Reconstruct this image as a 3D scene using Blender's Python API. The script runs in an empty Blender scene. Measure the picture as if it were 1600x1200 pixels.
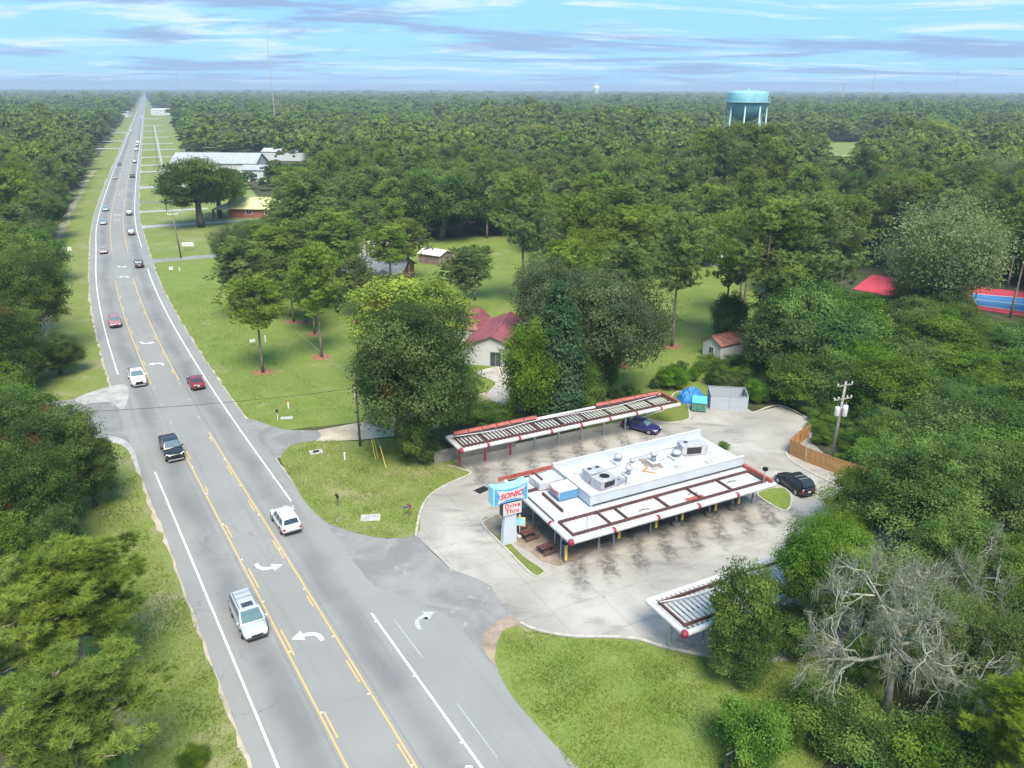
import bpy, bmesh, math, random
import numpy as np
from mathutils import Matrix, Vector
random.seed(7); rng = np.random.default_rng(7)
R = math.radians
sc = bpy.context.scene
C = sc.collection

# ------------------------------------------------------------------ camera
F_PX, CAM_H, ROLL = 1230.0, 38.7, 0.0035
PITCH = math.atan(461 / F_PX)
cam_d = bpy.data.cameras.new('camera'); cam = bpy.data.objects.new('camera', cam_d); C.objects.link(cam)
cam_d.sensor_width = 36; cam_d.lens = F_PX / 1600 * 36; cam_d.clip_start = 0.5; cam_d.clip_end = 60000
_f = Vector((0, math.cos(PITCH), -math.sin(PITCH))); _r0 = Vector((1, 0, 0)); _d0 = Vector((0, -math.sin(PITCH), -math.cos(PITCH)))
_r = _r0 * math.cos(ROLL) - _d0 * math.sin(ROLL); _u = -(_r0 * math.sin(ROLL) + _d0 * math.cos(ROLL))
cam.matrix_world = Matrix(((_r.x, _u.x, -_f.x, 0), (_r.y, _u.y, -_f.y, 0), (_r.z, _u.z, -_f.z, CAM_H), (0, 0, 0, 1)))
sc.camera = cam

# ------------------------------------------------------------------ sky, sun, exposure
SUN_EL, SUN_AZ = 55, 165            # degrees; azimuth clockwise from +Y (behind the camera)
world = bpy.data.worlds.new('World'); sc.world = world; world.use_nodes = True
sun_d = bpy.data.lights.new('sun', 'SUN'); sun_d.energy = 1.5; sun_d.angle = R(28); sun_d.color = (1, .90, .77)
sun = bpy.data.objects.new('sun', sun_d); C.objects.link(sun)
sun.rotation_euler = (R(90 - SUN_EL), 0, R(180 - SUN_AZ))
sc.view_settings.view_transform = 'Standard'; sc.view_settings.look = 'None'
sc.view_settings.gamma = 1; sc.view_settings.use_curve_mapping = False
sc.view_settings.exposure = 2.26
SKY_STRENGTH = 0.15
HAZE_D = 0.00021
cy = sc.cycles
cy.max_bounces = 5; cy.diffuse_bounces = 4; cy.glossy_bounces = 2; cy.transmission_bounces = 3; cy.transparent_max_bounces = 4
cy.volume_bounces = 0; cy.use_denoising = True; cy.caustics_reflective = False; cy.caustics_refractive = False

def build_world():
    nt = world.node_tree; N = nt.nodes; L = nt.links; N.clear()
    out = N.new('ShaderNodeOutputWorld'); bg = N.new('ShaderNodeBackground'); L.new(bg.outputs[0], out.inputs[0])
    bg.inputs[1].default_value = SKY_STRENGTH
    sky = N.new('ShaderNodeTexSky'); sky.sky_type = 'NISHITA'; sky.sun_disc = False
    sky.sun_elevation = R(SUN_EL); sky.sun_rotation = R(SUN_AZ); sky.altitude = 30; sky.air_density = 1.1; sky.dust_density = .25; sky.ozone_density = 2.2
    tc = N.new('ShaderNodeTexCoord'); sep = N.new('ShaderNodeSeparateXYZ'); L.new(tc.outputs['Generated'], sep.inputs[0])
    def m(op, a, b=None, cl=False):
        n = N.new('ShaderNodeMath'); n.operation = op; n.use_clamp = cl
        for i, v in enumerate((a, b)):
            if v is None: continue
            if isinstance(v, (int, float)): n.inputs[i].default_value = v
            else: L.new(v, n.inputs[i])
        return n.outputs[0]
    z = m('ADD', m('MAXIMUM', sep.outputs[2], 0.0), 0.05)
    px = m('DIVIDE', sep.outputs[0], z); py = m('DIVIDE', sep.outputs[1], z)
    cmb = N.new('ShaderNodeCombineXYZ'); L.new(m('MULTIPLY', px, .42), cmb.inputs[0]); L.new(m('MULTIPLY', py, .62), cmb.inputs[1])
    def noise(sc_, det, rough, dist, off):
        mp = N.new('ShaderNodeMapping'); mp.inputs['Location'].default_value = off; L.new(cmb.outputs[0], mp.inputs[0])
        n = N.new('ShaderNodeTexNoise'); n.inputs['Scale'].default_value = sc_; n.inputs['Detail'].default_value = det
        n.inputs['Roughness'].default_value = rough; n.inputs['Distortion'].default_value = dist; L.new(mp.outputs[0], n.inputs[0]); return n.outputs[0]
    def ramp(v, a, b):
        n = N.new('ShaderNodeMapRange'); n.interpolation_type = 'SMOOTHSTEP'; n.inputs[1].default_value = a; n.inputs[2].default_value = b; L.new(v, n.inputs[0]); return n.outputs[0]
    def mix(fac, a, b):
        n = N.new('ShaderNodeMix'); n.data_type = 'RGBA'
        if isinstance(fac, float): n.inputs[0].default_value = fac
        else: L.new(fac, n.inputs[0])
        for i, v in ((6, a), (7, b)):
            if isinstance(v, tuple): n.inputs[i].default_value = v + (1,)
            else: L.new(v, n.inputs[i])
        return n.outputs[2]
    veil = mix(0.975, sky.outputs[0], (.43, .99, 1.56))                     # thin high veil over the clear sky
    thick = ramp(noise(.60, 9, .60, .6, (3.1, 1.7, 0)), .475, .585)
    wisp = ramp(noise(1.2, 10, .68, .9, (9.4, 5.2, 0)), .48, .64)
    c1 = mix(m('MULTIPLY', wisp, .62), veil, (1.42, 1.53, 1.64))
    c2 = mix(m('MULTIPLY', thick, .88), c1, (.49, .71, 1.08))
    L.new(c2, bg.inputs[0])
build_world()

# ------------------------------------------------------------------ pixel helpers (1600 x 1200 photograph)
def ray(u, v):
    du, dv = u - 800, v - 600
    a = (du * math.cos(ROLL) + dv * math.sin(ROLL)) / F_PX; b = (-du * math.sin(ROLL) + dv * math.cos(ROLL)) / F_PX
    return a, math.cos(PITCH) - b * math.sin(PITCH), -math.sin(PITCH) - b * math.cos(PITCH)
def G(u, v, z=0.0):                       # ground (or height z) point seen at a pixel
    d = ray(u, v); t = (CAM_H - z) / -d[2]
    return Vector((d[0] * t, d[1] * t, z))
def at_depth(u, v, y):                    # point at forward distance y along a pixel ray
    d = ray(u, v); t = y / d[1]
    return Vector((d[0] * t, y, CAM_H + d[2] * t))
def px(p):                                # world point to pixel
    x, y, z = p[0], p[1], p[2] - CAM_H
    w = y * math.cos(PITCH) - z * math.sin(PITCH)
    if w < 1: return (-9999, -9999)
    a = x / w * F_PX; b = (-y * math.sin(PITCH) - z * math.cos(PITCH)) / w * F_PX
    return (a * math.cos(ROLL) - b * math.sin(ROLL) + 800, a * math.sin(ROLL) + b * math.cos(ROLL) + 600)
def inside(poly, x, y):
    r = False; n = len(poly); j = n - 1
    for i in range(n):
        xi, yi, xj, yj = poly[i][0], poly[i][1], poly[j][0], poly[j][1]
        if (yi > y) != (yj > y) and x < (xj - xi) * (y - yi) / (yj - yi) + xi: r = not r
        j = i
    return r
def smooth_path(pts, n=6, closed=False):
    P = [Vector(p) for p in pts]; m_ = len(P); out = []
    for i in range(m_ if closed else m_ - 1):
        if closed: a, b, c, d = P[(i - 1) % m_], P[i], P[(i + 1) % m_], P[(i + 2) % m_]
        else: a, b, c, d = P[max(i - 1, 0)], P[i], P[i + 1], P[min(i + 2, m_ - 1)]
        for k in range(n):
            t = k / n
            out.append(.5 * ((2 * b) + (c - a) * t + (2 * a - 5 * b + 4 * c - d) * t * t + (3 * b - a - 3 * c + d) * t ** 3))
    if not closed: out.append(P[-1])
    return out

# ------------------------------------------------------------------ materials
MAT = {}
class NT:
    def __init__(s, name):
        s.m = bpy.data.materials.new(name); s.m.use_nodes = True; s.t = s.m.node_tree; s.N = s.t.nodes; s.L = s.t.links
        s.b = s.N['Principled BSDF']; s.out = s.N['Material Output']; MAT[name] = s.m
    def new(s, k, **kw):
        n = s.N.new(k)
        for a, v in kw.items(): setattr(n, a, v)
        return n
    def set(s, sock, v):
        if isinstance(v, bpy.types.NodeSocket): s.L.new(v, sock)
        elif isinstance(v, tuple) and len(v) == 3 and sock.type == 'RGBA': sock.default_value = v + (1,)
        else: sock.default_value = v
    def coord(s, kind='Object', scale=(1, 1, 1), loc=(0, 0, 0), rot=(0, 0, 0)):
        t = s.new('ShaderNodeTexCoord'); mp = s.new('ShaderNodeMapping'); s.L.new(t.outputs[kind], mp.inputs[0])
        mp.inputs['Scale'].default_value = scale; mp.inputs['Location'].default_value = loc; mp.inputs['Rotation'].default_value = rot; return mp.outputs[0]
    def noise(s, vec, scale, det=4, rough=.55, dist=0):
        n = s.new('ShaderNodeTexNoise'); s.L.new(vec, n.inputs[0]); n.inputs['Scale'].default_value = scale; n.inputs['Detail'].default_value = det
        n.inputs['Roughness'].default_value = rough; n.inputs['Distortion'].default_value = dist; return n.outputs[0]
    def ramp(s, v, a, b, lo=0., hi=1.):
        n = s.new('ShaderNodeMapRange', interpolation_type='SMOOTHSTEP'); s.L.new(v, n.inputs[0])
        for i, q in enumerate((a, b, lo, hi)): n.inputs[i + 1].default_value = q
        return n.outputs[0]
    def mix(s, fac, a, b, blend='MIX'):
        n = s.new('ShaderNodeMix', data_type='RGBA', blend_type=blend); s.set(n.inputs[0], fac); s.set(n.inputs[6], a); s.set(n.inputs[7], b); return n.outputs[2]
    def math(s, op, a, b=0.):
        n = s.new('ShaderNodeMath', operation=op); s.set(n.inputs[0], a); s.set(n.inputs[1], b); return n.outputs[0]
    def bump(s, h, strength=.3, dist=.02):
        n = s.new('ShaderNodeBump'); n.inputs['Strength'].default_value = strength; n.inputs['Distance'].default_value = dist; s.L.new(h, n.inputs['Height']); s.L.new(n.outputs[0], s.b.inputs['Normal'])
    def fin(s, col, rough=.7, metal=0., spec=.3):
        s.set(s.b.inputs['Base Color'], col); s.set(s.b.inputs['Roughness'], rough); s.b.inputs['Metallic'].default_value = metal
        s.b.inputs['Specular IOR Level'].default_value = spec; return s.m

def plain(name, col, rough=.6, metal=0., var=.18, scale=3., spec=.35, dirt=None):
    n = NT(name); c = n.coord(); k = n.ramp(n.noise(c, scale, 5, .6), .3, .7)
    dark = tuple(x * (1 - var) for x in col); lite = tuple(min(1, x * (1 + var * .6)) for x in col)
    cc = n.mix(k, dark, lite)
    if dirt: cc = n.mix(n.ramp(n.noise(c, scale * 2.3, 6, .7, .4), .55, .78, 0, .8), cc, dirt)
    return n.fin(cc, rough, metal, spec)

def paint(name, col, rough=.3):
    n = NT(name); n.fin(col, rough, 0, .5); n.b.inputs['Coat Weight'].default_value = .6; n.b.inputs['Coat Roughness'].default_value = .06; return n.m

def leafmat(name, dark, mid, lite, odd=None, odd_amt=.0, trans=.46, vary=1.):
    n = NT(name)
    at = n.new('ShaderNodeAttribute', attribute_name='tint'); oi = n.new('ShaderNodeObjectInfo')
    v = n.math('ADD', at.outputs['Fac'], n.math('MULTIPLY', n.math('SUBTRACT', oi.outputs['Random'] , .5), .28 * vary))
    c = n.mix(n.ramp(v, .05, .5), dark, mid); c = n.mix(n.ramp(v, .45, .98), c, lite)
    wn = n.new('ShaderNodeTexWhiteNoise', noise_dimensions='1D'); n.L.new(oi.outputs['Random'], wn.inputs['W'])
    hs = n.new('ShaderNodeHueSaturation'); n.set(hs.inputs['Hue'], n.ramp(wn.outputs['Value'], 0, 1, .498 - .010 * vary, .498 + .010 * vary)); n.set(hs.inputs['Saturation'], n.ramp(oi.outputs['Random'], 0, 1, .86, 1.08)); n.set(hs.inputs['Value'], n.ramp(wn.outputs['Value'], 0, 1, 1 - .14 * vary, 1 + .14 * vary)); n.set(hs.inputs['Color'], c)
    col = hs.outputs[0]
    if odd: col = n.mix(n.ramp(at.outputs['Fac'], 1.4, 1.5, 0, 1), col, odd)
    n.fin(col, .6, 0, .10)
    tr = n.new('ShaderNodeBsdfTranslucent'); n.set(tr.inputs[0], n.mix(.25, col, (.20, .27, .02)))
    mx = n.new('ShaderNodeMixShader'); mx.inputs[0].default_value = trans; n.L.new(n.b.outputs[0], mx.inputs[1]); n.L.new(tr.outputs[0], mx.inputs[2]); n.L.new(mx.outputs[0], n.out.inputs[0]); return n.m

leafmat('needles', (.100, .158, .030), (.210, .290, .060), (.33, .41, .095))
leafmat('needles_near', (.110, .175, .022), (.220, .310, .038), (.33, .41, .062), vary=.2)
leafmat('oak_leaves', (.042, .092, .015), (.100, .180, .028), (.195, .285, .050), (.24, .065, .03), 1)
leafmat('bright_oak_leaves', (.070, .132, .020), (.152, .240, .038), (.25, .335, .068))
leafmat('live_oak_leaves', (.070, .108, .034), (.135, .185, .062), (.22, .27, .105))
leafmat('vine_leaves', (.054, .130, .018), (.122, .232, .034), (.22, .34, .058))
leafmat('yellow_leaves', (0.11, 0.165, 0.018), (0.22, 0.29, 0.034), (0.36, 0.41, 0.055))
leafmat('cedar_leaves', (0.026, 0.072, 0.024), (0.056, 0.122, 0.044), (0.1, 0.18, 0.068))
leafmat('silver_leaves', (.105, .155, .055), (.185, .250, .092), (.29, .355, .15))
leafmat('moss_strands', (.17, .18, .115), (.27, .28, .19), (.37, .375, .27))
leafmat('grass_blades', (.14, .215, .034), (.235, .32, .052), (.36, .42, .11))
plain('bark_pine', (.24, .195, .16), .9, var=.4, scale=2)
plain('bark_oak', (.125, .110, .095), .9, var=.4, scale=2)
plain('bark_silver', (.31, .31, .26), .9, var=.3, scale=2)
plain('bark_dark', (.075, .062, .052), .9, var=.4, scale=2)

def grass(name, a, b, c_, soil, soil_lo, soil_hi):
    n = NT(name); w = n.coord('Object')
    big = n.ramp(n.noise(w, .045, 4, .55, .3), .32, .68); mid = n.ramp(n.noise(w, .35, 5, .6), .3, .7); fine = n.noise(w, 5, 5, .8)
    c = n.mix(big, a, b); c = n.mix(n.math('MULTIPLY', mid, .7), c, c_); tuft = n.noise(w, 1.6, 5, .7, .4); c = n.mix(n.ramp(tuft, .36, .62, .22, 0), c, tuple(x * .55 for x in a)); c = n.mix(n.ramp(n.noise(w, .8, 5, .7, .3), .56, .74, 0, .5), c, (.25, .25, .09))
    c = n.mix(n.ramp(n.noise(w, .16, 7, .68, .6), soil_lo - .03, soil_hi, 0, .9), c, soil)
    mow = n.noise(n.coord('Object', (.12, 1.1, 1), rot=(0, 0, R(-31))), 1.0, 3, .6)
    c = n.mix(n.ramp(mow, .35, .65, 0, .22), c, (.20, .25, .06))
    c = n.mix(n.ramp(fine, .36, .64, .36, 0), c, (.030, .050, .010)); 
    n.bump(fine, .6, .06); return n.fin(c, .85, 0, .15)
grass('lawn_grass', (.140, .210, .036), (.185, .250, .046), (.240, .275, .078), (.36, .30, .19), .60, .72)
grass('verge_grass', (.165, .220, .044), (.205, .250, .056), (.245, .265, .095), (.34, .29, .18), .53, .70)
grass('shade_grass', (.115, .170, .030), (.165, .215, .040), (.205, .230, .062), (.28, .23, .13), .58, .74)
n = NT('forest_floor'); w = n.coord('Object'); k = n.noise(w, .22, 6, .65)
c = n.mix(n.ramp(k, .35, .65), (.030, .042, .014), (.070, .075, .028)); n.fin(n.mix(n.ramp(n.noise(w, 3, 5, .7), .4, .7, 0, .6), c, (.085, .068, .042)), .95)
plain('sand', (.42, .36, .28), .95, var=.25, scale=.5, dirt=(.26, .26, .12)); plain('track_sand', (.30, .27, .17), .95, var=.3, scale=.3, dirt=(.20, .23, .07))
plain('pine_straw', (.28, .135, .075), .95, var=.35, scale=2)

def asphalt():
    n = NT('asphalt'); w = n.coord('Object'); u = n.new('ShaderNodeUVMap').outputs[0]; sp = n.new('ShaderNodeSeparateXYZ'); n.L.new(u, sp.inputs[0])
    x = sp.outputs[0]                                  # metres across, from the centre line
    wob = n.math('ADD', x, n.ramp(n.noise(w, .12, 3, .5), .2, .8, -.5, .5))
    ax = n.math('ABSOLUTE', wob); lane = n.math('ABSOLUTE', n.math('SUBTRACT', ax, 3.55))
    track = n.ramp(lane, .15, 1.65, 1, 0)              # worn, oiled travel lanes
    c = n.mix(track, (.262, .260, .250), (.190, .189, .190))
    c = n.mix(n.ramp(n.noise(w, .10, 5, .6, .3), .38, .66, 0, .32), c, (.34, .34, .33))
    st = n.noise(n.coord('UV', (1.6, .035, 1)), 1.0, 5, .6); c = n.mix(n.ramp(st, .5, .75, 0, .28), c, (.125, .127, .132))
    vo = n.new('ShaderNodeTexVoronoi', feature='DISTANCE_TO_EDGE'); wv = n.new('ShaderNodeVectorMath', operation='ADD'); nn = n.new('ShaderNodeTexNoise'); nn.inputs['Scale'].default_value = .5; nn.inputs['Detail'].default_value = 5; n.L.new(w, nn.inputs[0]); sc2 = n.new('ShaderNodeVectorMath', operation='SCALE'); sc2.inputs['Scale'].default_value = 3.; n.L.new(nn.outputs['Color'], sc2.inputs[0]); n.L.new(w, wv.inputs[0]); n.L.new(sc2.outputs[0], wv.inputs[1]); n.L.new(wv.outputs[0], vo.inputs['Vector']); vo.inputs['Scale'].default_value = .13
    crack = n.math('MULTIPLY', n.ramp(vo.outputs['Distance'], .002, .009, 1, 0), n.ramp(n.noise(w, .06, 3, .5), .48, .62)); c = n.mix(n.math('MULTIPLY', crack, .30), c, (.06, .06, .062))
    seam = n.ramp(n.math('ABSOLUTE', n.math('SUBTRACT', n.math('ABSOLUTE', x), 2.12)), .02, .07, .35, 0); c = n.mix(seam, c, (.10, .10, .105))
    f = n.noise(w, 26, 3, .8); c = n.mix(n.ramp(f, .3, .7, .30, 0), c, (.10, .105, .11)); n.bump(f, .25, .01); n.fin(c, .85, 0, .25)
asphalt()
n = NT('asphalt_apron'); w = n.coord('Object'); f = n.noise(w, 22, 3, .8)
c = n.mix(n.ramp(n.noise(w, .22, 6, .62, .8), .36, .66), (.20, .20, .20), (.29, .288, .28)); c = n.mix(n.ramp(n.noise(w, .5, 6, .6, 1.), .6, .75, 0, .7), c, (.50, .49, .46))
n.bump(f, .25, .01); n.fin(n.mix(n.ramp(f, .3, .7, .3, 0), c, (.11, .11, .115)), .85)
_o = G(892.5, 847.5, 3.0); OS_ = _o.x * math.cos(R(27.3)) + _o.y * math.sin(R(27.3)); OT_ = -_o.x * math.sin(R(27.3)) + _o.y * math.cos(R(27.3))
n = NT('concrete_lot'); w = n.coord('Object')
c = n.mix(n.ramp(n.noise(w, .11, 6, .6, .5), .34, .68), (.30, .282, .255), (.435, .412, .375))
stk = n.noise(n.coord('Object', (.22, .9, 1), rot=(0, 0, R(-62))), .8, 6, .65, .3); c = n.mix(n.ramp(stk, .50, .72, 0, .62), c, (.16, .152, .145))
c = n.mix(n.ramp(n.noise(w, .9, 6, .7, .6), .60, .76, 0, .65), c, (.115, .11, .105)); c = n.mix(n.ramp(n.noise(w, .07, 5, .6, .3), .5, .7, 0, .5), c, (.40, .36, .30))
jt = n.coord('Object', (1, 1, 1), rot=(0, 0, R(-27.3))); sj = n.new('ShaderNodeSeparateXYZ'); n.L.new(jt, sj.inputs[0])
def joint(o, step, ph):
    q = n.math('ABSOLUTE', n.math('SUBTRACT', n.math('FRACT', n.math('ADD', n.math('DIVIDE', o, step), ph)), .5)); return n.ramp(q, .492, .4965, 0, 1)
jj = n.math('MAXIMUM', joint(sj.outputs[0], 4.6, .2), joint(sj.outputs[1], 4.2, .35)); c = n.mix(n.math('MULTIPLY', jj, .42), c, (.10, .098, .09))
LS, LT = n.math('SUBTRACT', sj.outputs[0], OS_), n.math('SUBTRACT', sj.outputs[1], OT_)      # stall-aligned metres
nz = n.math('SUBTRACT', n.noise(w, .7, 5, .65), .5); ls = n.math('ADD', n.math('ADD', LS, n.math('MULTIPLY', nz, 2.2)), n.math('MULTIPLY', LT, -.35)); ragged = n.ramp(n.noise(w, 1.7, 6, .72, .6), .30, .62)
def drips(t0, half, ph, amt):
    st_ = n.math('ABSOLUTE', n.math('SUBTRACT', n.math('FRACT', n.math('ADD', n.math('DIVIDE', ls, 3.1), ph)), .5)); a_ = n.ramp(st_, .10, .36, 1, 0); b_ = n.ramp(n.math('ABSOLUTE', n.math('ADD', n.math('SUBTRACT', LT, t0), n.math('MULTIPLY', nz, 3.))), half * .25, half, 1, 0)
    w_ = n.ramp(n.math('ABSOLUTE', n.math('SUBTRACT', LS, 12.5)), 12., 14.5, 1, 0); return n.math('MULTIPLY', n.math('MULTIPLY', n.math('MULTIPLY', n.math('MULTIPLY', a_, b_), ragged), w_), amt)
for t0, half, ph, amt in ((-.8, 2.8, .3, .85), (2.2, 3.0, .1, .8), (20.2, 3.2, .45, .75), (-11.5, 2.6, .2, .6)): c = n.mix(drips(t0, half, ph, amt), c, (.070, .066, .062))
f = n.noise(w, 16, 4, .75); n.bump(f, .2, .01); n.fin(n.mix(n.ramp(f, .3, .7, .18, 0), c, (.17, .165, .155)), .8, 0, .25)
plain('concrete_kerb', (.42, .40, .35), .8, var=.22, scale=1.5); plain('concrete_pale', (.42, .40, .365), .8, var=.2, scale=.6); plain('concrete_brown', (.30, .235, .18), .85, var=.3, scale=.8)
plain('concrete_dark', (.20, .19, .175), .85, var=.3, scale=.8)
n = NT('line_yellow'); w = n.coord('Object'); f = n.noise(w, 6, 5, .75); n.fin(n.mix(n.ramp(f, .48, .68, 0, .7), (.58, .39, .13), (.27, .25, .20)), .7)
n = NT('line_white'); w = n.coord('Object'); f = n.noise(w, 5, 5, .75); n.fin(n.mix(n.ramp(f, .5, .72, 0, .7), (.74, .75, .76), (.30, .30, .31)), .7)
plain('line_faded', (.42, .43, .43), .8, var=.3, scale=4)
plain('white_paint', (.52, .53, .54), .45, var=.12, scale=.8, dirt=(.34, .31, .28)); plain('deck_worn', (.44, .44, .44), .5, var=.2, scale=.8, dirt=(.24, .19, .16)); plain('asphalt_pale', (.36, .355, .34), .85, var=.25, scale=.6); plain('white_roof', (.50, .50, .51), .5, var=.16, scale=.6, dirt=(.27, .235, .20)); plain('white_wall', (.47, .52, .58), .5, var=.08, scale=.5)
plain('grey_metal', (.42, .43, .46), .45, .3, .2, 2); plain('unit_grey', (.47, .47, .50), .5, .2, .22, 2, dirt=(.28, .26, .25)); plain('galvanised', (.38, .42, .47), .45, .4, .2, 2)
plain('dark_metal', (.045, .042, .045), .5, .2); plain('black', (.012, .012, .014), .5); plain('rubber', (.022, .022, .024), .85)
plain('maroon_beam', (.098, .046, .040), .6, var=.3, scale=1.5); plain('brick_red', (.36, .095, .075), .6, var=.25, scale=1.5, dirt=(.30, .14, .10)); plain('crimson', (.27, .025, .055), .5, var=.12); plain('post_red', (.45, .07, .09), .6, var=.2)
plain('yellow_paint', (.70, .50, .09), .5, var=.1); plain('dark_blue', (.035, .065, .13), .5); plain('sign_blue', (.075, .30, .58), .35, var=.08, spec=.5); plain('sign_cyan', (.30, .66, .84), .35, var=.06); plain('sign_red', (.62, .03, .06), .4, var=.05); plain('roof_blue', (.10, .26, .47), .45, var=.08)
plain('wood_fence', (.42, .225, .085), .75, var=.22, scale=2.5); plain('pole_wood', (.185, .150, .120), .9, var=.3); plain('pole_grey', (.30, .28, .26), .9, var=.3)
plain('shed_grey', (.40, .43, .48), .7, var=.12); plain('teal_green', (.10, .26, .19), .6, var=.3, scale=2, dirt=(.25, .33, .13)); plain('lid_blue', (.11, .46, .68), .5, var=.12); plain('tarp_blue', (.03, .19, .55), .45, var=.2, scale=3)
plain('maroon_roof', (.26, .082, .105), .5, var=.15, scale=.7); plain('grey_shingle', (.145, .16, .185), .9, var=.25, scale=1.5); plain('brick', (.26, .105, .07), .85, var=.3, scale=4); plain('yellow_roof', (.60, .60, .30), .5, var=.12, scale=.5)
plain('rust_roof', (.27, .115, .085), .7, var=.3, scale=.8, dirt=(.48, .45, .42)); plain('silver_roof', (.40, .43, .48), .5, .2, .12, .5); plain('tin_roof', (.66, .63, .60), .6, 0, .15, .8, dirt=(.38, .20, .14)); plain('brown_roof', (.23, .165, .145), .9, var=.25, scale=.7)
plain('siding', (.52, .54, .56), .6, var=.08); plain('glass_dark', (.03, .045, .055), .08, 0, .1, spec=.8); plain('glass_wind', (.10, .16, .18), .06, 0, .1, spec=.9)
plain('tank_teal', (.22, .46, .52), .5, var=.2, scale=.25, dirt=(.24, .36, .38)); plain('tank_pale', (.30, .48, .54), .5, var=.1, scale=.3)
plain('court_red', (.50, .055, .085), .8, var=.12, scale=.3); plain('court_blue', (.06, .20, .44), .8, var=.1, scale=.3)
plain('mast_grey', (.45, .38, .36), .6); plain('orange', (.65, .17, .05), .6, var=.1); plain('plastic_white', (.72, .72, .70), .5, var=.06); plain('flag_blue', (.05, .09, .35), .5)
plain('chrome', (.62, .62, .64), .25, .8, .05); plain('lamp_red', (.42, .02, .02), .25, var=.05, spec=.6); plain('lamp_clear', (.75, .77, .80), .2, var=.05, spec=.6); plain('rim', (.42, .42, .44), .35, .6, .1)
for k_, c_ in dict(car_white=(.60, .61, .62), car_silver=(.40, .43, .45), car_black=(.010, .010, .012), car_maroon=(.17, .012, .022), car_rose=(.36, .13, .15), car_navy=(.018, .012, .10), car_grey=(.13, .14, .15), car_pink=(.40, .27, .27), car_blue=(.24, .32, .37)).items(): paint(k_, c_)

# ------------------------------------------------------------------ mesh helpers
class MB:
    def __init__(s): s.v = []; s.f = []
    def add(s, vs, fs):
        o = len(s.v); s.v += [tuple(q) for q in vs]; s.f += [tuple(i + o for i in f) for f in fs]; return s
    def box(s, x0, x1, y0, y1, z0, z1):
        return s.add([(x, y, z) for z in (z0, z1) for y in (y0, y1) for x in (x0, x1)], [(0, 2, 3, 1), (4, 5, 7, 6), (0, 1, 5, 4), (2, 6, 7, 3), (0, 4, 6, 2), (1, 3, 7, 5)])
    def hexa(s, b, t):                       # bottom quad, top quad (both counter-clockwise from above)
        return s.add(list(b) + list(t), [(3, 2, 1, 0), (4, 5, 6, 7), (0, 1, 5, 4), (1, 2, 6, 5), (2, 3, 7, 6), (3, 0, 4, 7)])
    def prism(s, pts, z0, z1):
        n_ = len(pts); return s.add([(p[0], p[1], z0) for p in pts] + [(p[0], p[1], z1) for p in pts], [tuple(range(n_ - 1, -1, -1)), tuple(range(n_, 2 * n_))] + [(i, (i + 1) % n_, n_ + (i + 1) % n_, n_ + i) for i in range(n_)])
    def tube(s, pts, r, k=8, cap=True):
        P = [Vector(p) for p in pts]; rs = r if isinstance(r, (list, tuple)) else [r] * len(P); o = len(s.v); vs = []; fs = []
        for i, p in enumerate(P):
            d = (P[min(i + 1, len(P) - 1)] - P[max(i - 1, 0)]).normalized(); a = d.orthogonal() if abs(d.z) > .95 else d.cross(Vector((0, 0, 1)))
            a.normalize(); b = d.cross(a)
            for j in range(k):
                q = 2 * math.pi * j / k; vs.append(p + (a * math.cos(q) + b * math.sin(q)) * rs[i])
        for i in range(len(P) - 1):
            for j in range(k): fs.append((i * k + j, i * k + (j + 1) % k, (i + 1) * k + (j + 1) % k, (i + 1) * k + j))
        if cap: fs += [tuple(range(k - 1, -1, -1)), tuple((len(P) - 1) * k + j for j in range(k))]
        return s.add(vs, fs)
    def lathe(s, prof, k=20, c=(0, 0, 0)):
        vs = [(c[0] + r * math.cos(2 * math.pi * j / k), c[1] + r * math.sin(2 * math.pi * j / k), c[2] + z) for r, z in prof for j in range(k)]
        fs = [(i * k + j, i * k + (j + 1) % k, (i + 1) * k + (j + 1) % k, (i + 1) * k + j) for i in range(len(prof) - 1) for j in range(k)]
        fs += [tuple(range(k - 1, -1, -1)), tuple((len(prof) - 1) * k + j for j in range(k))]; return s.add(vs, fs)
    def mesh(s, name, mat, smooth=False, bevel=0):
        me = bpy.data.meshes.new(name); me.from_pydata(s.v, [], s.f); me.materials.append(MAT[mat])
        bm = bmesh.new(); bm.from_mesh(me); bmesh.ops.recalc_face_normals(bm, faces=bm.faces)
        if bevel: bmesh.ops.bevel(bm, geom=[e for e in bm.edges if len(e.link_faces) == 2 and e.calc_face_angle(0) > .5], offset=bevel, segments=2, affect='EDGES', profile=.6)
        bm.to_mesh(me); bm.free()
        if smooth:
            me.polygons.foreach_set('use_smooth', [True] * len(me.polygons))
            if smooth == 'auto': me.set_sharp_from_angle(angle=R(40))
        me.update(); return me
    def build(s, name, mat, parent=None, smooth=False, bevel=0, **tags):
        return link(name, s.mesh(name, mat, smooth, bevel), parent, **tags)
def link(name, me, parent=None, loc=None, rz=None, **tags):
    o = bpy.data.objects.new(name, me); C.objects.link(o); o.parent = parent
    if loc is not None: o.location = loc
    if rz is not None: o.rotation_euler = (0, 0, rz)
    for k, v in tags.items():
        if v: o[{'cat': 'category'}.get(k, k)] = v
    return o
def thing(name, label, cat, loc=(0, 0, 0), rz=0, group=None, scale=None):
    o = link(name, None, None, loc, rz, label=label, cat=cat, group=group)
    if scale: o.scale = scale
    o.empty_display_size = .3; return o
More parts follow.
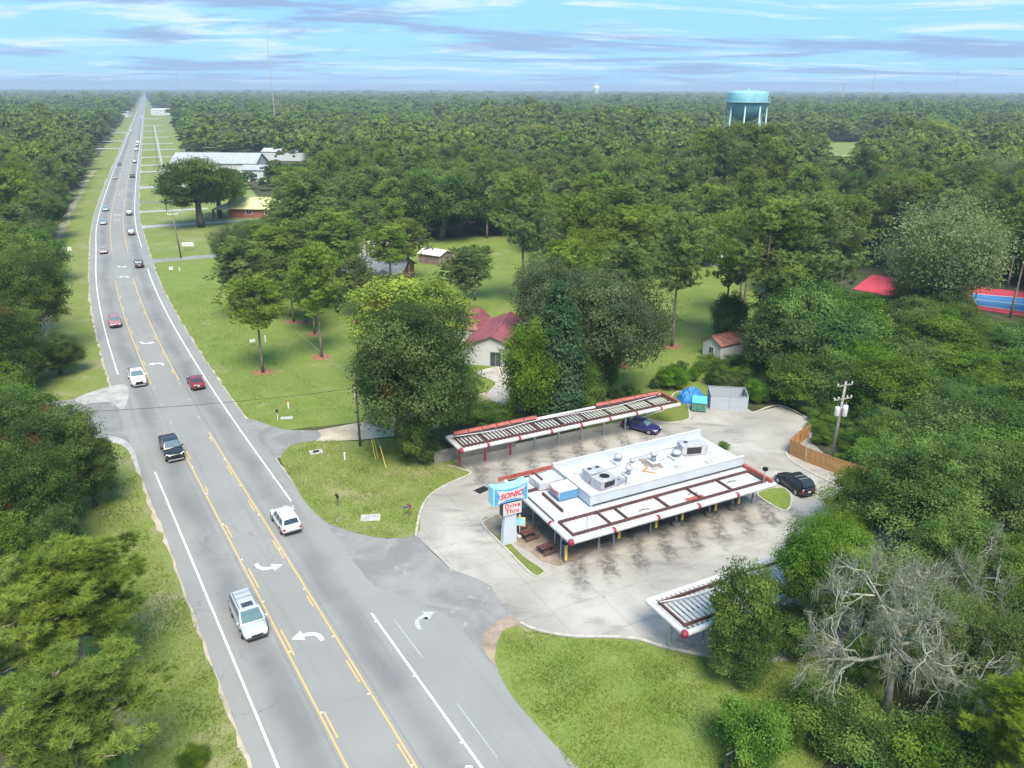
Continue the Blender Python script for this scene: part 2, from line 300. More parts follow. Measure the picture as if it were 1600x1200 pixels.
def sheet(name, pts, z, mat, **tags):
    me = bpy.data.meshes.new(name); bm = bmesh.new(); vs = [bm.verts.new((p[0], p[1], z)) for p in pts]; bm.faces.new(vs)
    bmesh.ops.triangulate(bm, faces=bm.faces); bmesh.ops.recalc_face_normals(bm, faces=bm.faces)
    if bm.faces[:][0].normal.z < 0: bmesh.ops.reverse_faces(bm, faces=bm.faces)
    bm.to_mesh(me); bm.free(); me.materials.append(MAT[mat]); return link(name, me, None, **(tags or dict(kind='structure')))
def ribbon(name, pts, offs, z, mat, uv=True, parent=None, **tags):
    """strip along a path; offs = list of lateral offsets (left negative) per column, each a number or function of index"""
    P = [Vector((p[0], p[1], 0)) for p in pts]; V = []; F = []; U = []; acc = 0; n_ = len(offs)
    for i, p in enumerate(P):
        d = (P[min(i + 1, len(P) - 1)] - P[max(i - 1, 0)]).normalized(); nrm = Vector((d.y, -d.x, 0))
        if i: acc += (p - P[i - 1]).length
        for o in offs:
            q = o(i) if callable(o) else o; w = p + nrm * q; V.append((w.x, w.y, z)); U.append((q, acc))
    for i in range(len(P) - 1):
        for j in range(n_ - 1): F.append((i * n_ + j, i * n_ + j + 1, (i + 1) * n_ + j + 1, (i + 1) * n_ + j))
    me = bpy.data.meshes.new(name); me.from_pydata(V, [], F); me.materials.append(MAT[mat])
    if uv:
        l = me.uv_layers.new(); l.data.foreach_set('uv', np.array([U[x.vertex_index] for x in me.loops], dtype=np.float32).ravel())
    me.update(); return link(name, me, parent, **(tags or dict(kind='structure')))
def kerb(name, pts, width=.16, height=.13, closed=False, mat='concrete_kerb'):
    P = [Vector((p[0], p[1], 0)) for p in pts]; V = []; F = []; n_ = len(P)
    for i, p in enumerate(P):
        a = P[(i - 1) % n_] if closed else P[max(i - 1, 0)]; b = P[(i + 1) % n_] if closed else P[min(i + 1, n_ - 1)]
        d = (b - a).normalized(); nr = Vector((d.y, -d.x, 0)) * width / 2
        V += [(p - nr)[:2] + (-.02,), (p - nr)[:2] + (height,), (p + nr)[:2] + (height,), (p + nr)[:2] + (-.02,)]
    for i in range(n_ if closed else n_ - 1):
        j = (i + 1) % n_
        for k in range(3): F.append((i * 4 + k, i * 4 + k + 1, j * 4 + k + 1, j * 4 + k))
    if not closed: F += [(0, 1, 2, 3), ((n_ - 1) * 4 + 3, (n_ - 1) * 4 + 2, (n_ - 1) * 4 + 1, (n_ - 1) * 4)]
    return MB().add(V, F).build(name, mat, None, kind='structure')
def text_mesh(body, size, extr, mat, shear=0., bold=0., space=1.):
    cu = bpy.data.curves.new('lettering', 'FONT'); cu.body = body; cu.size = size; cu.extrude = extr; cu.align_x = 'CENTER'; cu.align_y = 'CENTER'; cu.shear = shear; cu.offset = bold; cu.space_character = space; cu.resolution_u = 3
    o = bpy.data.objects.new('tmp', cu); C.objects.link(o); dg = bpy.context.evaluated_depsgraph_get(); me = bpy.data.meshes.new_from_object(o.evaluated_get(dg)); bpy.data.objects.remove(o)
    me.materials.clear(); me.materials.append(MAT[mat]); return me
# ------------------------------------------------------------------ setting: ground, highway, lot, lawns
def P2(l): return [G(u, v) for u, v in l]
sheet('ground', [(-14000, -150), (14000, -150), (14000, 13500), (-14000, 13500)], 0, 'forest_floor')
ctl = [(20.9, -10), (-7.8, 36.65), (-23.1, 61.5), (-38.8, 87), (-52.0, 109.2), (-67.5, 136.5), (-83.0, 165.5), (-100.2, 200), (-119.8, 240), (-146.5, 299), (-194.9, 409)]
road_path = smooth_path([(x, y, 0) for x, y in ctl], 8)
road_path += [Vector((-194.9 - .436 * (y - 409), y, 0)) for y in (450, 520, 620, 760, 1000, 1400, 2000, 3000, 4500, 7000, 11000)]
RP = np.array([(p.x, p.y) for p in road_path])
def road_xy(y):                              # centre-line point and direction at forward distance y
    x = float(np.interp(y, RP[:, 1], RP[:, 0])); x2 = float(np.interp(y + 2, RP[:, 1], RP[:, 0])); d = Vector((x2 - x, 2, 0)).normalized()
    return Vector((x, y, 0)), d
def road_off(x, y):                          # signed lateral offset from the centre line (right positive)
    c, d = road_xy(y); return (x - c.x) * d.y - (y - c.y) * d.x
wob = rng.normal(0, 1, (400,))
def wobble(i, a, k=0): return a * (wob[(i * 3 + k) % 400] * .5 + wob[(i * 3 + k + 1) % 400] * .3)
dense = []
for i in range(len(road_path) - 1):
    a, b = road_path[i], road_path[i + 1]; m_ = max(1, int((b - a).length / (1.2 if a.y < 220 else 6 if a.y < 800 else 60)))
    dense += [a.lerp(b, k / m_) for k in range(m_)]
dense.append(road_path[-1])
def right_edge(i):
    y = dense[i].y
    if y < 46: return 10.3
    if y < 52: return 10.3 - (y - 46) / 6 * 3.6
    return 6.6
sandy = [lambda i: -7.0 + wobble(i, .22, 5), lambda i: right_edge(i) + .18 + wobble(i, .2, 9)]
ribbon('verge', dense, [lambda i: -17.5 - 2 * wobble(i, 1.2), -10, -6.5], .012, 'verge_grass')
vr = [p for p in dense if p.y > 86]
ribbon('verge', vr, [6.2, 14, lambda i: 21 + wobble(i, 1.5)], .010, 'verge_grass')
ribbon('road_edge_sand', dense, sandy, .022, 'sand')
ribbon('highway', dense, [lambda i: -6.75 + wobble(i, .10), -3, 0, 3, lambda i: right_edge(i) + wobble(i, .10, 3)], .034, 'asphalt')
# markings
near = [p for p in dense if p.y < 1500]
def cut(y0, y1): return [p for p in dense if y0 <= p.y <= y1]
def line(name, pts, off, w, mat, z=.041): ribbon(name, pts, [off - w / 2, off + w / 2], z, mat)
for y0, y1 in ((-10, 79), (108, 1500)): line('edge_line', cut(y0, y1), -5.42, .16, 'line_white')
for y0, y1 in ((-10, 49), (66, 176), (201, 1500)): line('edge_line', cut(y0, y1), 5.15, .16, 'line_white')
for y0, y1 in ((-10, 85.5), (103, 167), (196, 700)):
    line('turn_lane_line', cut(y0, y1), -1.83, .13, 'line_yellow'); line('turn_lane_line', cut(y0, y1), 1.78, .13, 'line_yellow')
for s_ in (-1, 1):
    y = 8.0 + (3 if s_ > 0 else 0)
    while y < 165:
        if not (84 < y < 104): line('turn_lane_dash', cut(y, y + 3.2), s_ * 1.52, .12, 'line_yellow')
        y += 7.9
for y0, y1 in ((-10, 30), (33, 39), (42.5, 48.2)): line('turn_lane_line', cut(y0, y1), 6.35, .06, 'line_faded')
def arrow(y, off, flip, mirror=False, mat='line_white', sc_=1.0, name='lane_arrow'):
    c, d = road_xy(y); nr = Vector((d.y, -d.x, 0)); P = []
    path = [(.80, -.95), (.74, -.35), (.50, .05), (.10, .24), (-.30, .28)]; W = .17
    L_, R_ = [], []
    for i, (a, b) in enumerate(path):
        q0 = path[max(i - 1, 0)]; q1 = path[min(i + 1, len(path) - 1)]; t = Vector((q1[0] - q0[0], q1[1] - q0[1])).normalized(); k = Vector((-t.y, t.x)) * W
        L_.append((a + k.x, b + k.y)); R_.append((a - k.x, b - k.y))
    out = L_ + [(-.30, -.28), (-1.15, .30), (-.30, .86)] + R_[::-1]
    w = []
    for a, b in out:
        a *= sc_ * (-1 if mirror else 1); b *= sc_ * 1.05
        if flip: a, b = -a, -b
        p = c + nr * (off + a) + d * b; w.append((p.x, p.y))
    sheet(name, w, .043, mat)
for u, v, fl in ((410, 886, 1), (481, 995, 0), (231, 536, 1), (246, 569, 0), (189, 417, 1), (196, 433, 0), (185, 336, 1), (186, 344, 0), (190, 300, 1), (190, 305, 0), (196, 266, 1), (197, 271, 0)):
    g = G(u, v); arrow(g.y, 0, fl)
g = G(692, 1027); arrow(g.y, 8.35, 0, True, 'line_faded', 1.0)
# raised pavement markers on the lines
for y in range(24, 110, 6):
    for off, m in ((-1.68, 'line_white'), (1.62, 'line_white'), (5.0, 'line_white')):
        if 49 < y < 66 and off > 3: continue
        c, d = road_xy(y); q = c + Vector((d.y, -d.x, 0)) * off
        MB().hexa([(q.x - .07, q.y - .07, .036), (q.x + .07, q.y - .07, .036), (q.x + .07, q.y + .07, .036), (q.x - .07, q.y + .07, .036)], [(q.x - .04, q.y - .04, .062), (q.x + .04, q.y - .04, .062), (q.x + .04, q.y + .04, .062), (q.x - .04, q.y + .04, .062)]).build('road_stud', m, None, kind='structure')

# restaurant frame of reference
A_LOC = R(27.3); O_LOC = G(892.5, 847.5, 3.0); O_LOC.z = 0
E1 = Vector((math.cos(A_LOC), math.sin(A_LOC), 0)); E2 = Vector((-E1.y, E1.x, 0))
def W(s, t, z=0.): return O_LOC + E1 * s + E2 * t + Vector((0, 0, z))
def S(u, v, z=0.):
    q = G(u, v, z) - O_LOC; return q.dot(E1), q.dot(E2)

apron = P2([(470, 778), (490, 800), (512, 818), (560, 834), (605, 842), (651, 838), (680, 868), (705, 890), (745, 905), (768, 918), (783, 945), (813, 974), (790, 985), (770, 1002), (768, 1020), (778, 1045), (700, 1040), (560, 930)])
sheet('entrance_apron', apron, .030, 'asphalt_apron')
patch = smooth_path(P2([(800, 962), (815, 978), (800, 990), (782, 1005), (776, 1040), (765, 1030), (752, 1005), (765, 980)]), 4, True)
sheet('broken_pavement', patch, .036, 'concrete_brown')
lot_px = [(651, 838), (657, 800), (672, 775), (700, 757), (735, 741)]
lot = P2(lot_px) + [W(-2.2, 22.2), W(-1.6, 25.2), W(28.6, 25.2)] + P2([(1085, 628), (1107, 630), (1170, 640), (1178, 645), (1220, 635), (1272, 660), (1268, 692), (1300, 720), (1365, 760), (1480, 820), (1560, 900), (1450, 990), (1250, 1040), (1175, 1034), (1105, 1027), (1035, 1012), (1000, 1001), (960, 997), (900, 996), (860, 991), (830, 982), (813, 974), (783, 945), (768, 918), (745, 905), (705, 890)])
sheet('parking_lot', lot, .040, 'concrete_lot')
# lawns
def lawn(name, pxs, mat='lawn_grass', z=.016, sm=4): sheet(name, smooth_path(P2(pxs), sm, True), z, mat)
corner = [(436, 712), (452, 697), (492, 689), (560, 690), (640, 684), (690, 700), (708, 720), (735, 741), (700, 757), (672, 775), (657, 800), (652, 836), (600, 841), (558, 833), (512, 817), (478, 786), (452, 742)]
lawn('lawn', corner, 'verge_grass', .060)
lawn('lawn', [(782, 992), (790, 984), (812, 978), (830, 985), (860, 993), (900, 998), (960, 999), (1000, 1003), (1035, 1014), (1105, 1029), (1200, 1036), (1320, 1030), (1400, 1110), (1300, 1180), (1240, 1260), (1100, 1262), (957, 1262), (903, 1200), (850, 1146), (800, 1088), (776, 1042), (775, 1014)], 'lawn_grass', .055)
lawn('lawn', [(236, 398), (330, 396), (420, 425), (560, 430), (640, 470), (660, 560), (668, 650), (600, 655), (480, 668), (400, 668), (330, 585), (280, 490)], 'lawn_grass', .014)
lawn('lawn', [(540, 375), (700, 372), (850, 375), (860, 520), (820, 620), (690, 650), (640, 500)], 'lawn_grass', .018)
lawn('lawn', [(900, 660), (930, 500), (1060, 425), (1220, 395), (1230, 520), (1150, 560), (1090, 660)], 'lawn_grass', .017)
lawn('lawn', [(1265, 225), (1350, 222), (1360, 248), (1270, 250)], 'verge_grass', .019)
lawn('lawn', [(225, 175), (285, 175), (420, 330), (340, 398), (236, 398)], 'verge_grass', .0125)
# sand drive and house drive
up_ = smooth_path(P2([(496, 673), (560, 661), (612, 652), (700, 636), (750, 616), (790, 606)]), 5); dn_ = smooth_path(P2([(494, 690), (560, 688), (620, 681), (700, 667), (765, 652), (830, 640)]), 5)
me_ = bpy.data.meshes.new('dirt_drive'); k_ = len(up_); me_.from_pydata([(p.x, p.y, .066) for p in up_ + dn_], [], [(k_ + i, k_ + i + 1, i + 1, i) for i in range(k_ - 1)]); me_.materials.append(MAT['sand']); link('dirt_drive', me_, None, kind='structure')
sheet('drive_apron', smooth_path(P2([(438, 716), (420, 706), (384, 655), (440, 671), (480, 673), (499, 675), (497, 688), (455, 696)]), 3, True), .070, 'asphalt_apron')
sheet('house_drive', smooth_path(P2([(745, 582), (800, 572), (822, 600), (818, 640), (800, 632), (772, 628), (764, 612), (774, 598)]), 4, True), .074, 'concrete_pale')
sheet('side_street', smooth_path(P2([(225, 620), (205, 605), (170, 610), (132, 622), (20, 640), (20, 700), (130, 686), (165, 684), (196, 694), (212, 715), (235, 760), (262, 740)]), 3, True), .030, 'asphalt_apron')
sheet('street_sand', smooth_path(P2([(198, 602), (165, 606), (120, 622), (128, 632), (170, 628), (190, 640), (200, 625)]), 3, True), .046, 'asphalt_pale')
sheet('street_sand', smooth_path(P2([(150, 683), (175, 682), (198, 690), (210, 706), (218, 735), (211, 730), (203, 708), (190, 696), (168, 690)]), 3, True), .048, 'asphalt_pale')
# driveways on the right of the highway
for y, w, mat, ln in ((183, 4.2, 'asphalt_apron', 26), (232, 5, 'asphalt_pale', 40), (262, 4, 'asphalt_pale', 22), (285, 4, 'concrete_dark', 22), (330, 7, 'asphalt_pale', 24), (395, 6, 'asphalt_pale', 24), (430, 6, 'asphalt_pale', 22), (480, 6, 'asphalt_pale', 22), (540, 7, 'asphalt_pale', 22), (600, 7, 'asphalt_pale', 22), (680, 9, 'asphalt_pale', 20), (780, 10, 'asphalt_pale', 20), (900, 12, 'asphalt_pale', 20), (1100, 16, 'asphalt_pale', 20)):
    c, d = road_xy(y); nr = Vector((d.y, -d.x, 0)); a0, a1 = 6.0, 6 + ln
    sheet('driveway', [c + nr * a0 - d * (w * .9), c + nr * (a0 + 2.5) - d * w * .5, c + nr * a1 - d * w * .5, c + nr * a1 + d * w * .5, c + nr * (a0 + 2.5) + d * w * .5, c + nr * a0 + d * (w * .9)], .026, mat)
for y, w in ((560, 8), (640, 9), (760, 12)):
    c, d = road_xy(y); nr = Vector((d.y, -d.x, 0)); sheet('driveway', [c - nr * 6 - d * w * .6, c - nr * 6 + d * w * .6, c - nr * 22 + d * w * .5, c - nr * 22 - d * w * .5], .026, 'asphalt_pale')
c0 = [p for p in dense if 330 < p.y < 900]
ribbon('footpath', c0, [16.6, 17.8], .028, 'asphalt_pale', False)
# sandy firebreak along the left wood
ribbon('sandy_track', [p for p in dense if 120 < p.y < 420], [lambda i: -15.6 + wobble(i, .8), lambda i: -13.6 + wobble(i, .6, 2)], .020, 'track_sand', False)
# curved drive far right
dr = smooth_path(P2([(1085, 402), (1110, 412), (1140, 420), (1195, 440), (1260, 470)]), 6); ribbon('house_lane', dr, [-1.9, 1.9], .032, 'concrete_pale', False)
dr = smooth_path(P2([(1092, 405), (1110, 398), (1150, 404), (1230, 412)]), 6); ribbon('house_lane', dr, [-1.6, 1.6], .030, 'concrete_pale', False)
sheet('yard_drive', P2([(470, 398), (520, 385), (560, 378), (660, 372), (655, 380), (590, 392), (530, 415), (480, 418)]), .026, 'concrete_pale')
# kerbs and islands
kerb('kerb', smooth_path(P2([(650, 838), (657, 800), (672, 775), (700, 757), (735, 741), (722, 734), (700, 728)]), 6), .22)
kerb('kerb', smooth_path(P2([(813, 974), (830, 982), (860, 990), (900, 995), (960, 996), (1000, 1000), (1035, 1011), (1105, 1026), (1175, 1033)]), 5), .24)
kerb('kerb', smooth_path(P2([(1166, 642), (1178, 645), (1219, 634), (1272, 660)]), 4), .22)
kerb('kerb', smooth_path(P2([(1245, 700), (1233, 702), (1229, 711), (1240, 723), (1275, 743), (1310, 761), (1365, 795)]), 5), .22)
def island(pxs, mat, sm=4):
    p = smooth_path(P2(pxs), sm, True); sheet('island_bed', p, .105, mat); kerb('kerb', p, .2, .15, True)
island([(1184, 775), (1196, 766), (1222, 763), (1236, 776), (1234, 794), (1221, 798)], 'lawn_grass')
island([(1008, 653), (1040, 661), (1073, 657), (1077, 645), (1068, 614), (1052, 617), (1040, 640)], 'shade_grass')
bed = [S(*q) for q in ((757, 815), (764, 812), (775, 830), (832, 901), (852, 894), (840, 880))]
sheet('patio', [W(-3.6, 9.8), W(-2.9, 11.5), W(4.2, 11.5), W(4.2, 2.0), W(-.3, 1.2), W(-1.3, 2.6), W(-1.6, 4.8)], .085, 'concrete_brown')
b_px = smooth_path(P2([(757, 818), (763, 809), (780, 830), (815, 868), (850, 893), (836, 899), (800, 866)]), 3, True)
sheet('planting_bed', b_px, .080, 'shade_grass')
kerb('kerb', smooth_path(P2([(775, 806), (762, 812), (755, 822), (790, 858), (833, 900), (852, 895)]), 5), .2, .15)
# ------------------------------------------------------------------ the drive-in restaurant
ZT = 3.0
REST = thing('drive_in_restaurant', 'white flat roofed drive-in restaurant with maroon beamed canopies in the middle of the lot', 'restaurant', O_LOC, A_LOC)
def rb(name, mat, x0, x1, y0, y1, z0, z1, parent=None, bevel=0, **k): return MB().box(x0, x1, y0, y1, z0, z1).build(name, mat, parent or REST, bevel=bevel, **k)
# body under the canopy
rb('wall', 'white_wall', 4.6, 22.9, 4.3, 11.2, .085, 3.0)
for k in range(5): rb('window', 'glass_dark', 6 + 3.3 * k, 8.2 + 3.3 * k, 4.26, 4.30, .95, 2.3)
rb('door', 'glass_dark', 4.555, 4.6, 7.2, 8.9, .1, 2.4)
# parapet ring and roof
PZ = 4.12
rb('roof_deck', 'white_roof', 4.85, 22.9, 4.55, 10.95, 3.0, 3.72)
for nm, a in (('parapet', (4.6, 22.9, 4.3, 4.55, 3.16, PZ)), ('parapet', (4.6, 4.85, 4.55, 10.95, 3.16, PZ + .05)), ('parapet', (4.6, 22.9, 10.95, 11.2, 3.16, PZ + .28))): rb(nm, 'white_wall', *a)
for nm, a in (('coping', (4.56, 22.94, 4.26, 4.59, PZ, PZ + .05)), ('coping', (4.56, 4.89, 4.60, 10.94, PZ + .05, PZ + .10)), ('coping', (4.56, 22.94, 10.93, 11.24, PZ + .28, PZ + .33))): rb(nm, 'white_paint', *a)
rb('flashing', 'dark_metal', 4.9, 22.85, 4.22, 4.298, 3.16, 3.20)
# blue sign block on the left wing
q0 = S(873.4, 783.4, 3.15); q1 = S(901.6, 777.8, 3.15); bs0, bt0 = q0[0], q0[1]
rb('blue_fascia', 'roof_blue', bs0, 4.545, bt0, bt0 + 1.9, 3.16, 4.0)
rb('fascia_top', 'white_paint', bs0 - .03, 4.54, bt0 - .03, bt0 + 1.93, 4.0, 4.08)
lg = MB().add([(bs0 - .10, bt0 - .1, 3.5), (bs0 - .10, bt0 + 1.7, 3.55), (bs0 - .10, bt0 + 1.75, 4.25), (bs0 - .10, bt0 + .8, 4.05), (bs0 - .10, bt0 - .15, 4.2), (bs0 - .02, bt0 - .1, 3.5), (bs0 - .02, bt0 + 1.7, 3.55), (bs0 - .02, bt0 + 1.75, 4.25), (bs0 - .02, bt0 + .8, 4.05), (bs0 - .02, bt0 - .15, 4.2)], [(0, 1, 2, 3, 4), (9, 8, 7, 6, 5), (0, 5, 6, 1), (1, 6, 7, 2), (2, 7, 8, 3), (3, 8, 9, 4), (4, 9, 5, 0)]).build('logo_plate', 'white_paint', REST)
tm = link('lettering', text_mesh('SONIC', .42, .01, 'sign_red', .25, .01), lg); tm.matrix_local = Matrix.Translation((bs0 - .115, bt0 + .82, 3.82)) @ Matrix(((0, 0, -1, 0), (-1, 0, 0, 0), (0, 1, 0, 0), (0, 0, 0, 1)))
rb('wing_block', 'white_roof', 1.9, 4.54, 8.9, 10.9, 3.16, 3.85)
PANELS = {}
def deck(parent, s0, s1, t0, t1, z, step=.44, gap=.05, mat='white_paint', along='s'):
    """deck of separate ribbed pans running across the canopy"""
    key = (round(t1 - t0, 3), step, gap, mat, along)
    if key not in PANELS:
        w = step - gap; l = t1 - t0; m = MB()
        if along == 's': m.hexa([(0, 0, 0), (w, 0, 0), (w, l, 0), (0, l, 0)], [(.03, 0, .055), (w - .03, 0, .055), (w - .03, l, .055), (.03, l, .055)])
        else: m.hexa([(0, 0, 0), (l, 0, 0), (l, w, 0), (0, w, 0)], [(0, .03, .055), (l, .03, .055), (l, w - .03, .055), (0, w - .03, .055)])
        PANELS[key] = m.mesh('deck_panel', mat)
    n_ = int((s1 - s0) / step)
    for i in range(n_): link('deck_panel', PANELS[key], parent, (s0 + i * step, t0, z) if along == 's' else (t0, s0 + i * step, z))
def bar(parent, name, mat, p, q, w, h):
    p, q = Vector(p), Vector(q); d = (q - p).normalized(); nr = Vector((-d.y, d.x, 0)) * w / 2; u = Vector((0, 0, h))
    return MB().hexa([p - nr, q - nr, q + nr, p + nr], [p - nr + u, q - nr + u, q + nr + u, p + nr + u]).build(name, mat, parent)
def frame_beams(parent, s0, s1, ta, tb, z, crosses, h=.24, w=.15):
    bar(parent, 'beam', 'maroon_beam', (s0, ta, z), (s1, ta, z), w, h); bar(parent, 'beam', 'maroon_beam', (s0, tb, z), (s1, tb, z), w, h)
    for s in crosses: bar(parent, 'cross_beam', 'maroon_beam', (s, ta + w / 2 + .003, z), (s, tb - w / 2 - .003, z), w, h - .02)
def clip(parent, s, t, z):
    a = Vector((.22, 0, 0)) if s > .5 else Vector((0, .22, 0)); p = Vector((s, t, z)); MB().tube([p - a, p - a * .15, p + a * .15, p + a], [TR * .9, TR + .05, TR + .05, TR * .9], 14).build('canopy_clip', 'crimson', parent, 'auto')
TR = .23
# subdeck sheet below pans shows dark in the gaps
rb('deck_base', 'dark_metal', .15, 23.0, .2, 4.2, 2.92, 2.97); rb('deck_base', 'dark_metal', .15, 4.55, 4.205, 12.5, 2.92, 2.97); rb('deck_base', 'dark_metal', 4.56, 10.4, 11.25, 12.5, 2.92, 2.97)
deck(REST, .3, 22.9, .22, 4.18, 2.975, gap=.022); deck(REST, 4.2, 12.4, .32, 4.54, 2.976, gap=.022, along='t'); deck(REST, 4.7, 10.3, 11.27, 12.45, 2.975, gap=.022)
MB().tube([(0, 12.3, ZT), (0, .0, ZT)], TR, 14).build('edge_tube', 'white_paint', REST, 'auto'); MB().tube([(0, 0, ZT), (23.0, 0, ZT)], TR, 14).build('edge_tube', 'white_paint', REST, 'auto')
MB().lathe([(.10, -.25), (.25, -.20), (.29, 0), (.25, .20), (.08, .26)], 14, (0, 0, ZT)).build('corner_cap', 'crimson', REST, True)
frame_beams(REST, .55, 22.5, .75, 3.1, 3.035, (.65, 4.55, 6.35, 10.9, 14.6, 18.3, 22.4))
bar(REST, 'beam', 'brick_red', (22.85, .3, 3.04), (22.85, 4.2, 3.04), .32, .34)
bar(REST, 'beam', 'maroon_beam', (1.9, 4.6, 3.04), (1.9, 8.3, 3.04), .18, .26)
bar(REST, 'beam', 'maroon_beam', (.3, 9.3, 3.04), (1.85, 9.3, 3.04), .20, .26); bar(REST, 'beam', 'maroon_beam', (2.5, 9.45, 3.87), (2.5, 10.85, 3.87), .16, .12)
bar(REST, 'cross_beam', 'maroon_beam', (3.0, 11.0, 3.04), (3.0, 12.3, 3.04), .2, .26); bar(REST, 'gutter', 'dark_metal', (.42, 3.6, 3.04), (.42, 8.8, 3.04), .10, .09)
for k in range(6): MB().box(-.6 + 1.85 * k, 1.2 + 1.85 * k, 12.52, 12.66, 3.02, 3.42).build('rail_panel', 'brick_red', REST)
for s in (4.3, 9.0, 13.6, 18.2): clip(REST, s, 0, ZT)
clip(REST, 0, 3.4, ZT)
for s in (.3, 4.2, 5.8, 9.9, 12.9, 16.9, 19.8, 22.4): MB().box(s - .075, s + .075, 1.98, 2.13, .04, 2.915).build('post', 'grey_metal', REST, bevel=.01)
for t in (3.6, 7.6, 11.8): MB().tube([(.55, t, .085), (.55, t, 2.915)], .06, 10).build('post', 'grey_metal', REST, True)
for k, s in enumerate((.3, 5.8, 9.9, 12.9, 16.9, 19.8)):
    mbx = rb('menu_housing', 'dark_blue', s - .09, s + .09, 1.30, 1.92, 1.15 if k else .5, 2.35 if k else 1.9); rb('edge_trim', 'yellow_paint', s - .12, s + .12, 1.20, 1.298, 1.1 if k else .45, 2.4 if k else 1.95, mbx)
    MB().lathe([(.42, 0), (.40, .45), (.1, .47)], 14, (s, 2.05, .05)).build('post_footing', 'concrete_dark', REST) if k > 2 else None
for s in (2.0, 21.9): MB().tube([(s, .74 if s < 5 else .42, 3.30), (s, .74 if s < 5 else .42, 4.55)], .035, 8).build('lamp_pole', 'grey_metal', REST)
lp = MB().box(21.7, 22.1, .25, .6, 4.55, 4.85).build('flood_lamp', 'black', REST)
for s, t in ((6, 3.0), (8.1, 1.6), (14, 2.0), (18.9, 2.2), (3.3, 3.0)):                                  # worn patches and cable bits on the deck
    MB().tube([(s, t, 3.07), (s + .5, t + .15, 3.09), (s + 1.1, t - .05, 3.07)], .035, 6).build('cable', 'rubber', REST)
MB().box(13.2, 15.2, 1.1, 1.55, 3.035, 3.09).build('rust_patch', 'brick_red', REST)

for k, t in enumerate((5.9, 7.4, 8.9)): MB().box(4.9, 22.85, t - .03, t + .03, 3.721, 3.727).build('roof_seam', 'unit_grey', REST)
for pts in ([(7.5, 6.2, 3.76), (9.5, 6.0, 3.76), (9.8, 5.0, 3.76), (12.5, 5.1, 3.76)], [(8.0, 8.6, 3.78), (11.0, 8.8, 3.78), (11.2, 10.3, 3.78)], [(15.0, 8.0, 3.78), (18.5, 8.4, 3.78), (20.5, 7.2, 3.78)], [(13.0, 9.6, 3.78), (17.5, 9.9, 3.78), (21.5, 9.7, 3.78)]): MB().tube(pts, .045, 8).build('conduit', 'grey_metal', REST, 'auto')
for s_, t_, w_ in ((10.6, 7.1, .5), (16.2, 6.1, .45), (19.6, 5.6, .5), (13.8, 6.8, .35), (6.4, 9.4, .4)): MB().box(s_ - w_, s_ + w_, t_ - w_ * .6, t_ + w_ * .6, 3.722, 3.80).build('roof_patch', 'concrete_kerb', REST, bevel=.02)

# sign pylon
sp = S(796, 848); PY = thing('pylon_sign', 'pylon sign with blue and white bow-tie SONIC panel over a Drive Thru board', 'sign', W(sp[0], sp[1]), A_LOC)
MB().hexa([(-.80, -.28, 0), (.62, -.28, 0), (.62, .28, 0), (-.80, .28, 0)], [(-.58, -.22, 3.05), (.58, -.22, 3.05), (.58, .22, 3.05), (-.58, .22, 3.05)]).build('pylon', 'white_wall', PY, bevel=.02)
bd = MB().box(-.85, 1.05, -.30, .30, 3.05, 4.35).build('reader_board', 'dark_metal', PY); fc = MB().box(-.80, 1.03, -.36, -.303, 3.09, 4.31).build('face', 'white_paint', bd)
for i, wd in enumerate(('Drive', 'Thru')):
    l = link('lettering', text_mesh(wd, .62, .008, 'sign_red', 0, .012, 1.12), bd); l.matrix_local = Matrix.Translation((.12, -.375, 4.0 - .56 * i)) @ Matrix.Rotation(R(90), 4, 'X')
def outline(a, b, dip): return [(-a, -b), (-a * .5, -b + dip * .35), (0, -b + dip * .5), (a * .5, -b + dip * .35), (a, -b), (a, b), (a * .45, b - dip * .8), (0, b - dip), (-a * .45, b - dip * .8), (-a, b)]
def plate(parent, name, mat, pts, y0, y1, zc, xc, bevel=0):
    n_ = len(pts); return MB().add([(xc + x, y0, zc + z) for x, z in pts] + [(xc + x, y1, zc + z) for x, z in pts], [tuple(range(n_)), tuple(range(2 * n_ - 1, n_ - 1, -1))] + [(i, n_ + i, n_ + (i + 1) % n_, (i + 1) % n_) for i in range(n_)]).build(name, mat, parent, bevel=bevel)
ZC, XC = 5.28, -.12
bx = plate(PY, 'sign_box', 'sign_cyan', outline(1.72, .88, .30), -.50, .55, ZC, XC, .03); plate(bx, 'blue_face', 'sign_blue', outline(1.60, .78, .28), -.535, -.503, ZC, XC)
bow = [(-1.38, -.70), (-.5, -.46), (0, -.42), (.5, -.46), (1.38, -.70), (1.02, -.05), (1.50, .66), (.5, .40), (0, .34), (-.5, .40), (-1.50, .66), (-1.05, 0)]
plate(bx, 'bow_tie', 'white_paint', bow, -.575, -.537, ZC - .02, XC)
l = link('lettering', text_mesh('SONIC', .72, .010, 'sign_red', .30, .022, 1.0), bx); l.matrix_local = Matrix.Translation((XC - .02, -.588, ZC - .06)) @ Matrix.Rotation(R(90), 4, 'X') @ Matrix.Scale(1.02, 4, (1, 0, 0)) @ Matrix.Rotation(R(2), 4, 'Z')
